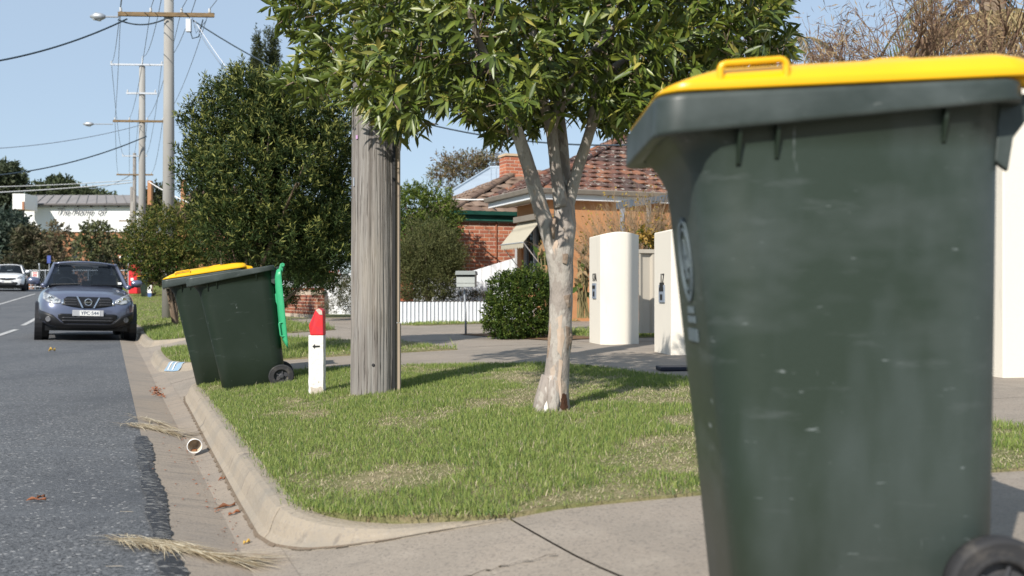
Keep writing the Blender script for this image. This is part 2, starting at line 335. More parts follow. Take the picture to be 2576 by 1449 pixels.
strip('slab_bed', -5, 25, [.5, 1.3, 2.5, 4, 5.5, 8, 12.4], zd, .5, soil, dz=-.03)
# cracks
def crack(pts, w=.006):
    mb = MB(); P2 = []
    for (a, b_), (c, d) in zip(pts, pts[1:]):
        for k in range(6): P2.append((a + (c - a) * k / 6 + random.uniform(-.012, .012), b_ + (d - b_) * k / 6 + random.uniform(-.012, .012)))
    mb.loft([[SV(s, v - w, zd(s, v) + .004), SV(s + .003, v + w, zd(s, v) + .004)] for s, v in P2], False, False)
    return tag(mb.build('pavement_crack', soil, fix=False), kind='structure')
g1 = [sv(*GP(*p)[:2]) for p in ((1000, 1449), (1100, 1425), (1200, 1413), (1300, 1398), (1420, 1390))]
crack([(s, min(v, 1.285)) for s, v in g1], .005)
ISL = {'A': [(3.33, 1.29), (3.41, 1.20), (3.52, 1.09), (3.63, .97), (3.76, .86), (3.89, .775), (4.02, .72), (4.2, .695), (4.9, .70), (5.7, .71), (6.5, .72), (7.5, .735), (8.5, .75), (9.4, .76), (9.75, .78), (9.95, .86), (10.0, 1.0)],
       'C': [(12.0, 1.3), (12.25, 1.05), (12.7, .82), (13.2, .72), (14, .69), (15, .69), (15.8, .7), (16.05, .8), (16.1, 1.0)],
       'E': [(18.3, 1.3), (18.5, 1.0), (18.8, .8), (19.1, .72), (20.5, .69), (22, .69), (23.6, .7), (23.95, .8), (24.0, 1.0)],
       'F': [(25.1, 1.2), (25.2, .9), (25.5, .72), (28, .69), (32, .69), (36, .69), (40, .69), (46, .69), (52, .69), (58, .69), (64, .69), (72, .69)]}
OFF = [0, .06, .09, .115, .135, .17]; ZF = [1, 1, .93, .62, .2, 0]
def kerb_pt(path, L, t, k, d=None):
    n = len(path) - 1; i = min(n - 1, max(0, next((q for q in range(n) if L[q + 1] >= t), n - 1)))
    u = (t - L[i]) / max(1e-6, L[i + 1] - L[i]); a, b_ = path[i], path[i + 1]
    s, v = a[0] + (b_[0] - a[0]) * u, a[1] + (b_[1] - a[1]) * u
    def tan(q): 
        q0, q1 = path[max(0, q - 1)], path[min(n, q + 1)]; l = math.hypot(q1[0] - q0[0], q1[1] - q0[1]); return ((q1[0] - q0[0]) / l, (q1[1] - q0[1]) / l)
    ta, tb = tan(i), tan(i + 1); ts, tv = ta[0] + (tb[0] - ta[0]) * u, ta[1] + (tb[1] - ta[1]) * u
    l = math.hypot(ts, tv); os_, ov = tv / l, -ts / l
    off = OFF[k] if d is None else d; zf = ZF[k] if d is None else interp(d, list(zip(OFF, ZF)))
    off *= .88 * (min(1, .12 + t / .8) if path is ISL['A'] else 1)
    zt = zr(s, v) + .006; S2, V2 = s + os_ * off, v + ov * off; zb = zd(S2, V2)
    if path is ISL['A']: zf *= min(1, t / .95) ** 1.15
    return SV(S2, V2, zb + .004 * min(1, zf * 4 + .2) + (max(zt, zb) - zb) * zf)
kerb = thing('kerb', None, None); kerb['kind'] = 'structure'
KL = {}
for key, path in ISL.items():
    L = [0]
    for a, b_ in zip(path, path[1:]): L.append(L[-1] + math.hypot(b_[0] - a[0], b_[1] - a[1]))
    KL[key] = L; cuts = [0]
    if key == 'A': cuts = [0, 1.02, 2.45, 3.95, 5.4, 6.6]
    else:
        while cuts[-1] + 2.6 < L[-1]: cuts.append(cuts[-1] + 2.4)
    cuts.append(L[-1])
    for a, b_ in zip(cuts, cuts[1:]):
        a2, b2 = a + .004, b_ - .004; n = max(3, int((b2 - a2) / .07)); mb = MB()
        ts = [a2, a2 + .008] + [a2 + (b2 - a2) * k / n for k in range(1, n)] + [b2 - .008, b2]
        rows = []
        for q, t in enumerate(ts):
            r = [kerb_pt(path, L, t, k) for k in range(len(OFF))]
            if q in (0, len(ts) - 1): r = [p - Vector((0, 0, .006)) for p in r]
            low = r[0] - Vector((0, 0, .25)); low2 = r[-1] - Vector((0, 0, .12))
            rows.append([low] + r + [low2])
        mb.loft(rows, True); mb.build('kerb_section', kerbm, kerb, smooth=False)
db = MB()   # silt and grit caught along the foot of the near kerb
for k in range(150):
    t = KL['A'][-1] * k / 150; wv = .001 + .005 * math.sin(k * 1.7) + random.uniform(0, .006)
    db.loft([[kerb_pt(ISL['A'], KL['A'], q, 0, .172 + dd) + Vector((0, 0, .004)) for q in (t, t + KL['A'][-1] / 150)] for dd in (-.010, wv)], False, False)
db.build('gutter_silt', mat('silt', (.17, .13, .095), .95, .1, layers=[('noise', 30, (.2, .17, .13), .5, .65, .8)], bump=(60, .8)), fix=False)['kind'] = 'stuff'
# blue paint patch with a white 17 on the kerb return across the driveway
def kq(key, t, d): 
    p = kerb_pt(ISL[key], KL[key], t, 0, d); return p + Vector((-.002, -.006, .006))
tg = thing('kerb_number', 'faded blue painted patch with white 17 on the driveway kerb', 'painted number', GP(430, 940))
def kpatch(nm, m, t0, t1, d0, d1, off):
    mb = MB(); mb.grid(lambda a, c: kq('C', t0 + (t1 - t0) * a, d0 + (d1 - d0) * c) + Vector((-.001, -.003, .003)) * off, 8, 4); return mb.build(nm, m, tg, fix=False)
kpatch('paint_patch', mat('faded_blue_paint', (.22, .34, .46), .8, .2, layers=[('noise', 14, (.34, .33, .30), .47, .62, .85)]), .72, 1.2, .03, .16, 0)
kpatch('digit', whitep, 1.05, 1.09, .05, .145, 1); kpatch('digit', whitep, .85, .98, .05, .07, 1); kpatch('digit', whitep, .87, .91, .07, .145, 1)

# ------------------------------------------------------------------ grass islands
def vnoise(x, y, sc, seed):
    x = x * sc + seed * 17.3; y = y * sc + seed * 5.1
    xi = np.floor(x).astype(int); yi = np.floor(y).astype(int); fx = x - xi; fy = y - yi
    h = lambda a, b_: np.modf(np.abs(np.sin(a * 127.1 + b_ * 311.7 + seed * 74.7) * 43758.5453))[0]
    fx = fx * fx * (3 - 2 * fx); fy = fy * fy * (3 - 2 * fy)
    return (h(xi, yi) * (1 - fx) + h(xi + 1, yi) * fx) * (1 - fy) + (h(xi, yi + 1) * (1 - fx) + h(xi + 1, yi + 1) * fx) * fy
def vinterp(v, T): return np.interp(v, [p[0] for p in T], [p[1] for p in T])
def grass(name, poly, n, h0, h1, w, zf, dryb=.5, seed=1, label=None, holes=()):
    ss = [p[0] for p in poly]; vv = [p[1] for p in poly]; S = []; V_ = []
    tot = 0
    while tot < n:
        s = RNG.uniform(min(ss), max(ss), n); v = RNG.uniform(min(vv), max(vv), n); q = inside(s, v, poly)
        S.append(s[q]); V_.append(v[q]); tot += q.sum()
    s = np.concatenate(S)[:n]; v = np.concatenate(V_)[:n]
    d = .5 * vnoise(s, v, 1.3, seed) + .3 * vnoise(s, v, 4, seed + 1) + .2 * vnoise(s, v, 11, seed + 2)
    bald = np.zeros(n)
    for (hs, hv, rs, rv) in holes: bald = np.maximum(bald, np.clip(1.2 - np.sqrt(((s - hs) / rs) ** 2 + ((v - hv) / rv) ** 2), 0, 1))
    d = d + .24 * bald
    if seed == 1:   # tufts creep over the edges
        e_ = RNG.choice(len(poly), 9000); e2 = (e_ + 1) % len(poly); tt = RNG.random(9000); pa = np.array(poly)
        s[:9000] = pa[e_, 0] + (pa[e2, 0] - pa[e_, 0]) * tt + RNG.normal(0, .02, 9000); v[:9000] = pa[e_, 1] + (pa[e2, 1] - pa[e_, 1]) * tt + RNG.normal(0, .02, 9000)
    keep = RNG.random(n) > np.clip((d - .6) * 2.6, 0, .82)
    s, v, d = s[keep], v[keep], d[keep]; n = len(s)
    x = -SA * s + CA * v; y = CA * s + SA * v
    z = np.array([zf(a, b_) for a, b_ in zip(s, v)]) + .004
    hh = RNG.uniform(h0, h1, n) * np.where(d > .58, .55, 1) * (.75 + .5 * vnoise(s, v, 2.3, seed + 5))
    tall = RNG.random(n) > .992; hh = np.where(tall, hh * 1.9, hh)
    a = RNG.uniform(0, 2 * np.pi, n); lean = np.abs(RNG.normal(.45, .35, n)); lean = np.where(d > .6, lean + .5, lean)
    ca = RNG.uniform(0, np.pi, n); wx = np.cos(ca) * w * RNG.uniform(.6, 1.3, n); wy = np.sin(ca) * w * RNG.uniform(.6, 1.3, n)
    dx = np.cos(a) * np.sin(lean); dy = np.sin(a) * np.sin(lean); dzz = np.cos(np.minimum(lean, 1.45))
    V = np.zeros((n, 5, 3))
    V[:, 0] = np.stack([x - wx, y - wy, z], 1); V[:, 1] = np.stack([x + wx, y + wy, z], 1)
    mx, my, mz = x + dx * hh * .45, y + dy * hh * .45, z + hh * .58 * np.maximum(dzz, .3)
    V[:, 2] = np.stack([mx - wx * .8, my - wy * .8, mz], 1); V[:, 3] = np.stack([mx + wx * .8, my + wy * .8, mz], 1)
    V[:, 4] = np.stack([x + dx * hh * 1.1, y + dy * hh * 1.1, z + hh * dzz], 1)
    base = np.arange(n)[:, None] * 5
    T = np.concatenate([base + np.array([0, 1, 3]), base + np.array([0, 3, 2]), base + np.array([2, 3, 4])], 0)
    g = np.array([.175, .245, .055]); g2 = np.array([.31, .36, .105]); st = np.array([.55, .47, .32]); dk = np.array([.10, .165, .05])
    r = RNG.random((n, 1)); c = g * (1 - r) + g2 * r; r2 = RNG.random((n, 1)); c = np.where(r2 < .18, dk, c)
    pd_ = np.clip((d - dryb) * 3.2, 0.05, .92)[:, None]; c = np.where(RNG.random((n, 1)) < pd_, st * RNG.uniform(.6, 1.15, (n, 1)), c)
    C = np.repeat(c[:, None], 5, 1); C[:, 2:4] *= 1.0
    me = npmesh(name, V.reshape(-1, 3), T, C.reshape(-1, 3)); o = link(name, me, blade); o['kind'] = 'stuff'; return o
PA = [(3.33, 1.29)] + ISL['A'][1:] + [(9.9, 1.15), (9.6, 1.6), (9.4, 2.0), (8.9, 2.8), (8.4, 3.5), (7.6, 3.78), (6.4, 3.86), (3.5, 3.9), (2.66, 3.9), (2.9, 3.0)]
PC = ISL['C'] + [(15.8, 1.5), (15.3, 2.3), (13.4, 3.3), (12.85, 3.5), (11.6, 3.6), (10.96, 3.62), (11.0, 2.6), (11.25, 1.75)]
PE = ISL['E'] + [(23.3, 2.5), (21.3, 3.4), (17.5, 3.6), (17.1, 2.8), (17.6, 1.9)]
PF = ISL['F'] + [(72, 4.2), (48, 4.2), (25.3, 4.0)]
PG = [(12.2, 6.0), (14.8, 6.0), (14.8, 9.5), (12.0, 9.5)]
PH = [(18.2, 5.2), (18.9, 5.0), (19.9, 9.0), (19.4, 9.4)]
zt = lambda s, v: zr(s, v) + .012
for nm, po, st in (('A', PA, .22), ('C', PC, .4), ('E', PE, .5), ('F', PF, 1.0), ('G', PG, .5), ('H', PH, .5)):
    sheet('lawn', po, zt, st, turf, skirt=.25)
zb2 = lambda s, v: zr(s, v) + .012
grass('grass', PA, 230000, .014, .038, .0016, zb2, .53, 1, holes=[(5.2, 3.3, .9, .75), (5.1, 2.45, .45, .35), (3.3, 1.5, .22, .5), (4.6, 2.9, .5, .5), (4.3, 2.3, .4, .5), (8.2, .95, .35, .2), (6.6, 1.15, .6, .3), (4.2, 1.2, .35, .3), (5.6, 1.6, .5, .35), (6.3, 2.6, .4, .3), (7.2, 3.0, .5, .35), (3.6, 2.9, .3, .5), (4.9, .95, .4, .2)])
grass('grass', PC, 36000, .03, .075, .0028, zb2, .56, 4, holes=[(12.3, 1.1, .35, .2), (11.1, 2.6, .15, 1)])
grass('grass', PE, 26000, .05, .14, .004, zb2, .62, 6)
grass('grass', PF, 42000, .03, .08, .006, zb2, .62, 8)
grass('grass', PG, 12000, .03, .07, .004, zb2, .62, 9)
grass('grass', PH, 3000, .03, .07, .004, zb2, .5, 10)
# ================================================================== wheelie bins
def rrect(x0, x1, hw, r, zf, n=6, y0=None):
    pts = []; ylo = -hw if y0 is None else y0
    for cx, cy, a0 in ((x1 - r, hw - r, 0), (x0 + r, hw - r, 90), (x0 + r, ylo + r, 180), (x1 - r, ylo + r, 270)):
        for k in range(n + 1):
            a = math.radians(a0 + 90 * k / n); x, y = cx + r * math.cos(a), cy + r * math.sin(a)
            pts.append(Vector((x, y, zf(x) if callable(zf) else zf)))
    return pts
RT = lambda x: 1.038 + (x + .339) * .048                       # top of the rim, rising to the back
RH = lambda x: interp(x, [(-.36, .080), (-.22, .074), (.0, .050), (.2, .047), (.36, .045)])
RB = lambda x: RT(x) - RH(x)
def make_bin(lidmat, name_label):
    t = thing('wheelie_bin', name_label, 'bin')
    b = MB()
    rings = [rrect(-.152, .30, .19, .07, .0), rrect(-.170, .320, .205, .085, .015), rrect(-.198, .321, .222, .09, .32), rrect(-.228, .321, .237, .095, .62),
             rrect(-.250, .321, .244, .095, .84), rrect(-.258, .321, .246, .095, .90), rrect(-.276, .321, .247, .09, .935), rrect(-.304, .322, .248, .08, lambda x: min(.972, RB(x) + .012) if x < 0 else RB(x) + .012),
             rrect(-.312, .324, .25, .075, lambda x: RB(x) + .006)]
    b.loft(rings, False); b.f.append(tuple(range(len(rings[0])))[::-1])
    inn = [rrect(-.295, .298, .24, .06, lambda x: RT(x) - .012), rrect(-.20, .285, .22, .06, .86), rrect(-.14, .285, .195, .06, .4)]
    o0 = len(b.v); b.loft(inn, False); b.f.append(tuple(range(o0 + 2 * len(inn[0]), o0 + 3 * len(inn[0]))))
    b.build('body', binm, t, smooth=True)
    r = MB(); R2 = [rrect(-.308, .318, .246, .075, lambda x: RB(x) + .006), rrect(-.334, .336, .276, .055, RB), rrect(-.339, .339, .28, .055, lambda x: RB(x) + .003), rrect(-.3395, .3395, .2805, .055, lambda x: RB(x) + .010), rrect(-.338, .338, .279, .055, lambda x: RT(x) - .012), rrect(-.337, .337, .278, .055, lambda x: RT(x) - .004),
                    rrect(-.330, .332, .272, .05, RT), rrect(-.305, .306, .248, .06, RT), rrect(-.30, .30, .245, .06, lambda x: RT(x) - .01)]
    r.loft(R2, False); r.build('rim', rimm, t, smooth=True)
    bev = t
    for sgn in (-1, 1):
        for x in (-.185, -.115, .19):
            mb = MB(); zb = RB(x) + .01; w = .0032
            yb = .243; y1 = .274
            poly = [Vector((x - w, sgn * yb, zb)), Vector((x - w, sgn * y1, zb)), Vector((x - w, sgn * (yb + .008), zb - .075)), Vector((x - w, sgn * (yb - .006), zb - .085)), Vector((x - w, sgn * (yb - .012), zb - .04))]
            mb.prism(poly, (2 * w, 0, 0)); mb.build('rib', binm, t)
        Mx = Matrix.Translation((.29, sgn * .225, .1)) @ Matrix.Rotation(-sgn * math.pi / 2, 4, 'X')
        mb = MB(); mb.lathe([(.052, 0), (.09, 0), (.099, .006), (.1, .02), (.1, .032), (.097, .042), (.089, .047), (.086, .044), (.082, .0475), (.078, .0445), (.074, .048), (.070, .0455), (.066, .048), (.058, .048), (.054, .043), (.052, .03)], 40, Mx, False)
        wh = mb.build('wheel', rubber, t, smooth=True)
        mb = MB(); mb.lathe([(.053, .012), (.053, .022), (.02, .022), (.02, .04), (.012, .043), (0.001, .043)], 28, Mx, False)
        for k in range(5):
            a = 2 * math.pi * k / 5; mb.add([Mx @ Vector(p) for p in [(math.cos(a) * q - math.sin(a) * w2, math.sin(a) * q + math.cos(a) * w2, zz) for q, zz in ((.018, .036), (.053, .032)) for w2 in (-.004, .004)]], [(0, 1, 3, 2)])
        mb.build('hub', hubm, wh, smooth=False)
    mb = MB(); mb.tube([(.29, -.23, .1), (.29, .23, .1)], .011, 10); mb.build('axle', galv, t)
    mb = MB(); mb.tube([(.40, -.21, 1.03), (.40, .21, 1.03)], .016, 10)
    for y in (-.205, 0, .205):
        mb.prism([(.30, y - .008, .92), (.325, y - .008, .90), (.335, y - .008, .965), (.36, y - .008, 1.0), (.41, y - .008, 1.012), (.415, y - .008, 1.045), (.39, y - .008, 1.055), (.31, y - .008, 1.045)], (0, .016, 0))
    mb.build('grip', rimm, t, bevel=.003)
    # crest printed on the front: a ring, a small figure inside and two lines of print
    em = MB(); fx = lambda z: interp(z, [(.32, -.198), (.62, -.228), (.84, -.250)]) - .0025
    def pt(y, z): return Vector((fx(z), y, z))
    for (r0, r1) in ((.062, .072), (.05, .054)):
        em.loft([[pt(rr * math.cos(a) , .735 + 1.25 * rr * math.sin(a)) for rr in (r0, r1)] for a in [2 * math.pi * k / 32 for k in range(33)]], False, False)
    for y0, z0, y1, z1, w in ((-.03, .715, .0, .775, .007), (.0, .775, .03, .715, .007), (-.028, .74, .028, .74, .005), (0, .695, 0, .775, .006), (-.02, .70, .02, .70, .006)):
        d = Vector((y1 - y0, z1 - z0)).normalized(); px_, pz_ = -d.y * w, d.x * w
        em.add([pt(y0 + px_, z0 + pz_), pt(y1 + px_, z1 + pz_), pt(y1 - px_, z1 - pz_), pt(y0 - px_, z0 - pz_)], [(0, 1, 2, 3)])
    for z, w in ((.62, .035), (.60, .045)):
        for k in range(5): em.add([pt(-w + k * w * .4, z), pt(-w + k * w * .4 + w * .3, z), pt(-w + k * w * .4 + w * .3, z + .014), pt(-w + k * w * .4, z + .014)], [(0, 1, 2, 3)])
    em.add([pt(-.055, .56), pt(.055, .56), pt(.055, .587), pt(-.055, .587)], [(0, 1, 2, 3)])
    em.build('crest', decal, t, solid=.002)
    # lid, with a loop on each long side and a raised ridge
    LB = lambda x: RT(x) + .004
    def top(x): return interp(x, [(-.34, .004), (-.32, .016), (-.28, .034), (-.18, .052), (0, .060), (.25, .054), (.36, .046)])
    L = [rrect(-.328, .37, .268, .06, LB), rrect(-.333, .374, .272, .06, lambda x: LB(x) + .002), rrect(-.331, .372, .271, .06, lambda x: LB(x) + min(.016, top(x) * .7)), rrect(-.312, .362, .258, .06, lambda x: LB(x) + top(x) * .78), rrect(-.27, .345, .235, .06, lambda x: LB(x) + top(x)), rrect(-.15, .30, .15, .06, lambda x: LB(x) + top(x) + .006), rrect(-.05, .22, .05, .03, lambda x: LB(x) + top(x) + .008)]
    lb = MB(); lb.loft(L, False); n = len(L[0]); lb.f.append(tuple(range(6 * n, 7 * n)))
    L2 = [rrect(-.328, .37, .268, .06, LB), rrect(-.30, .35, .25, .06, lambda x: LB(x) + top(x) * .6), rrect(-.2, .3, .18, .05, lambda x: LB(x) + top(x) * .8)]
    o0 = len(lb.v); lb.loft(L2, False); lb.f.append(tuple(range(o0 + 2 * n, o0 + 3 * n))[::-1])
    lb.hexa([(.02, -.2, LB(.02) + .048), (.16, -.2, LB(.16) + .048), (.16, .2, LB(.16) + .048), (.02, .2, LB(.02) + .048)], [(.09, -.18, LB(.1) + .064), (.15, -.18, LB(.1) + .068), (.15, .18, LB(.1) + .068), (.09, .18, LB(.1) + .064)])
    for y in (-.235, .215):
        lb.hexa([(.30, y, LB(.3) + .002), (.41, y, 1.048), (.41, y + .03, 1.048), (.30, y + .03, LB(.3) + .002)], [(.30, y, LB(.3) + .04), (.415, y, 1.078), (.415, y + .03, 1.078), (.30, y + .03, LB(.3) + .04)])
    lid = lb.build('lid', lidmat, t, smooth=False, bevel=.004)
    for p in lid.data.polygons: p.use_smooth = True
    for sgn in (-1, 1):
        hb = MB(); z0 = LB(-.16) + .003; z1 = z0 + .053; pts = []
        for cx, cz, a0 in ((-.112, z1 - .012, 0), (-.208, z1 - .020, 90), (-.208, z0 + .012, 180), (-.112, z0 + .02, 270)):
            for k in range(5): a = math.radians(a0 + 90 * k / 4); pts.append(Vector((cx + .012 * math.cos(a), sgn * (.262 + .0), cz + .012 * math.sin(a))))
        pts.append(pts[0]); hb.tube(pts, .0068, 8, False); hb.build('lid_handle', lidmat, lid, smooth=True)
        hb = MB(); hb.lathe([(.001, 0), (.017, 0), (.017, .03), (.007, .031), (.001, .029)], 16, Matrix.Translation((.402, sgn * .226, 1.062)) @ Matrix.Rotation(-sgn * math.pi / 2, 4, 'X'), False); hb.build('hinge', lidmat, lid, smooth=False)
    return t, lid
def children(o): return [x for x in bpy.data.objects if x.parent == o]
BG = 'council wheelie bins put out along the street'
bin1, _ = make_bin(yellowm, 'large scuffed dark green wheelie bin with yellow lid closest to the camera'); bin1['group'] = BG
bin1.location = (.625, 2.22, .235); bin1.scale = (1.045, 1, 1)
BODY0 = [c for c in children(bin1) if c.name == 'body'][0]
def put_bin(label, loc, tilt, rz=0, sc=.95, lid='yellow'):
    c = copy_tree(bin1); c['label'] = label; c.location = loc; c.rotation_euler = (0, math.radians(-tilt), rz); c.scale = sc if isinstance(sc, tuple) else (sc,) * 3; return c
b2 = put_bin('dark green wheelie bin on grass with its mint green lid hanging open behind', (-2.25, 8.74, .075), 6.8, math.radians(13), (1.05, .95, .95))
for ch in children(b2):
    if ch.name.startswith('lid'):
        for g in [ch] + children(ch):
            g.data = g.data.copy(); g.data.materials[0] = greenm
        hz = Vector((.402, 0, 1.062)); M = Matrix.Translation(hz) @ Matrix.Rotation(math.radians(-86), 4, 'Y') @ Matrix.Translation(-hz)
        ch.matrix_basis = M @ ch.matrix_basis; ch['label'] = 'mint green lid flipped open and hanging down'
b3 = put_bin('dark green wheelie bin with closed yellow lid behind the green lidded one', (-2.66, 9.34, .085), 6.8, math.radians(13), (1.03, .93, .93))
gb = GP(352, 748); b4 = put_bin('distant grey green wheelie bin with yellow lid beside the red cabinet', gb + Vector((.3, 0, 0)), 3, math.radians(-20))

BODY0.data = BODY0.data.copy(); BODY0.data.materials[0] = fadedm
# ================================================================== marker post
mp = thing('marker_post', 'short white concrete post with red angled top and black arrow', 'marker post', (-1.42, 7.58, .14))
def prismbox(x0, x1, y0, y1, z0, z1): return MB().box(((x0 + x1) / 2, (y0 + y1) / 2, (z0 + z1) / 2), (x1 - x0, y1 - y0, z1 - z0))
mb = MB(); n = 14; rp = random.Random(5)
for k in range(n): pass
W0, W1, D0, D1 = -1.485, -1.372, 7.52, 7.62
rings = []
for k, z in enumerate([.06, .14, .17, .2, .24, .3, .36, .42, .48, .54, .585]):
    ch = .018; j = lambda a: rp.uniform(-a, a) * (2.2 if z < .25 else 1)
    rings.append([Vector((x + j(.0012), y + j(.0012), z)) for x, y in ((W0 + ch, D0), (W1, D0), (W1, D1), (W0, D1), (W0, D0 + ch * 1.4))])
mb.loft(rings); mb.build('shaft', postwhite, mp, bevel=.003)
mb = MB(); fr = [Vector(p) for p in ((W0 + .018, D0 - .002, .586), (W1 + .001, D0 - .002, .586), (W1 - .004, D0 + .006, .765), (W1 - .03, D0 + .01, .785), (W0 + .055, D0 + .01, .775), (W0 + .006, D0, .66))]
mb.prism(fr, (0, .1, 0)); mb.build('red_top', redp, mp, bevel=.006)
mb = MB(); mb.prism([Vector((W1 - .008, D0 + .002, .735)), Vector((W1 - .012, D0 + .003, .764)), Vector((W1 - .034, D0 + .005, .782)), Vector((W1 - .058, D0 + .004, .77)), Vector((W1 - .045, D0 + .002, .755)), Vector((W1 - .03, D0, .738))], (0, .03, 0)); mb.build('chipped_patch', chip, mp)
mb = MB(); a0 = D0 - .0035; mb.prism([Vector((x, a0, z)) for x, z in ((-1.452, .505), (-1.434, .522), (-1.434, .511), (-1.398, .512), (-1.398, .502), (-1.434, .499), (-1.434, .488))], (0, .002, 0)); mb.build('arrow', black, mp)
mb = MB(); mb.prism([Vector((W0 + .02, D0 - .004, .11)), Vector((W1, D0 - .004, .11)), Vector((W1 + .001, D0 - .004, .185)), Vector((W1 - .02, D0 - .004, .215)), Vector((W1 - .05, D0 - .004, .20)), Vector((W0 + .02, D0 - .004, .212))], (0, .004, 0)); mb.build('bare_base', chip, mp)

# ================================================================== near wooden pole
wp = thing('utility_pole', 'thick weathered grey timber utility pole standing on the grass verge', 'utility pole', (-.99, 7.4, .17))
def pole_mesh(c, r0, r1, z0, z1, nseg=72, rough=.006, seed=3):
    q = random.Random(seed); ridge = [q.uniform(-1, 1) for _ in range(nseg)]; deep = [(-2.2 if q.random() < .09 else 0) for _ in range(nseg)]
    zs = [z0 + .06 * k for k in range(int((3.2 - z0) / .06))] + [3.3, 4, 5, 6, 7, 8, z1]; rings = []
    for i, z in enumerate(zs):
        f = (z - z0) / (z1 - z0); r = r0 + (r1 - r0) * f
        rings.append([Vector((c[0] + (r + rough * (ridge[(k + int(z * .4)) % nseg] * .6 + deep[(k + int(2 * math.sin(z * .9))) % nseg] * (.5 + .5 * math.sin(z * 2.2 + k)))) * math.cos(2 * math.pi * k / nseg), c[1] + (r + rough * ridge[k] * .5) * math.sin(2 * math.pi * k / nseg), z)) for k in range(nseg)])
    return MB().loft(rings)
pole_mesh((-.99, 7.4), .165, .115, .05, 9.6).build('shaft', polewood, wp, smooth=False)
mb = MB()
for z0, z1 in ((.1, .68), (.685, 2.05), (2.055, 3.6)):
    mb.box((-.808 - z1 * .004, 7.36, (z0 + z1) / 2), (.035, .07, z1 - z0))
mb.build('cable_cover', mat('cover_timber', (.36, .29, .22), .8, .2, layers=[('noise', (30, 30, 2), (.27, .22, .17), .45, .7, .7)]), wp, bevel=.003)
mb = MB(); mb.box((-.835, 7.33, 1.5), (.02, .06, 2.9)); mb.build('gap_strip', black, wp)
yl = mat('cream_tag', (.62, .60, .40), .6, .3, layers=[('noise', (40, 40, 90), (.15, .14, .1), .56, .6, .8)])
def polept(px, py, off=.0):
    f = (H - (py - YH) / F * 7.25); r = .165 - .05 * f / 9.55; x = (px - CX) / F * 7.25; dx = x + .99
    return Vector((x, 7.4 - math.sqrt(max(0, r * r - dx * dx)) - .006 - off, f))
for nm, m, (px, py), w, h in (('number_strip', yl, (901, 262), .021, .135), ('pink_tag', mat('pink_tag_paint', (.5, .3, .5), .6, .3), (896, 343), .018, .026), ('metal_tag', galv, (887, 455), .014, .06)):
    c = polept(px, py); MB().box(c, (w, .003, h), Matrix.Rotation(-math.radians(38), 3, 'Z')).build(nm, m, wp)
mb = MB().lathe([(.001, .0), (.006, .002), (.010, 0), (.012, -.006)], 10, Matrix.Translation(polept(940, 918)) @ Matrix.Rotation(math.pi / 2, 4, 'X'), False); mb.build('bolt', rubber, wp)
MB().box((-.99, 7.24, 8.9), (2.7, .09, .11), Matrix.Rotation(AN, 3, 'Z')).build('cross_arm', timber, wp)

# ================================================================== leaf clouds
PROT = np.array  # leaf outline: stations along the length
def leaves8(base, d, nrm, Ln, W, col, droop):
    """base (n,3), d unit direction, nrm rough normal; a folded pointed leaf of 8 vertices, 8 triangles"""
    n = len(base); side = unit(np.cross(d, nrm)); up = np.cross(side, d)
    st = [(0, 0, 0), (.32, 1, -.1), (.32, 0, 0), (.32, -1, -.1), (.68, .82, -.1), (.68, 0, 0), (.68, -.82, -.1), (1, 0, 0)]
    V = np.zeros((n, 8, 3))
    for k, (t, w, f) in enumerate(st):
        V[:, k] = base + d * (Ln * t)[:, None] + side * (W * w * .5)[:, None] - up * (W * f * 1.6)[:, None] * (1 if w else 0) - np.array([0, 0, 1.]) * (droop * Ln * t * t)[:, None]
    tr = np.array([[0, 2, 1], [0, 3, 2], [1, 2, 5], [1, 5, 4], [2, 3, 6], [2, 6, 5], [4, 5, 7], [5, 6, 7]])
    T = (np.arange(n)[:, None, None] * 8 + tr[None]).reshape(-1, 3)
    C = np.repeat(col[:, None], 8, 1).reshape(-1, 3)
    return V.reshape(-1, 3), T, C
def leaves4(base, d, nrm, Ln, W, col):
    n = len(base); side = unit(np.cross(d, nrm)); V = np.zeros((n, 4, 3)); up = np.cross(side, d)
    V[:, 0] = base; V[:, 1] = base + d * (Ln * .5)[:, None] + side * (W * .5)[:, None]; V[:, 2] = base + d * Ln[:, None] ; V[:, 3] = base + d * (Ln * .5)[:, None] - side * (W * .5)[:, None]
    V[:, 1] += up * (W * .25)[:, None]; V[:, 3] += up * (W * .25)[:, None]
    T = (np.arange(n)[:, None, None] * 4 + np.array([[0, 1, 2], [0, 2, 3]])[None]).reshape(-1, 3)
    return V.reshape(-1, 3), T, np.repeat(col[:, None], 4, 1).reshape(-1, 3)
def rdir(n): return unit(RNG.normal(size=(n, 3)))
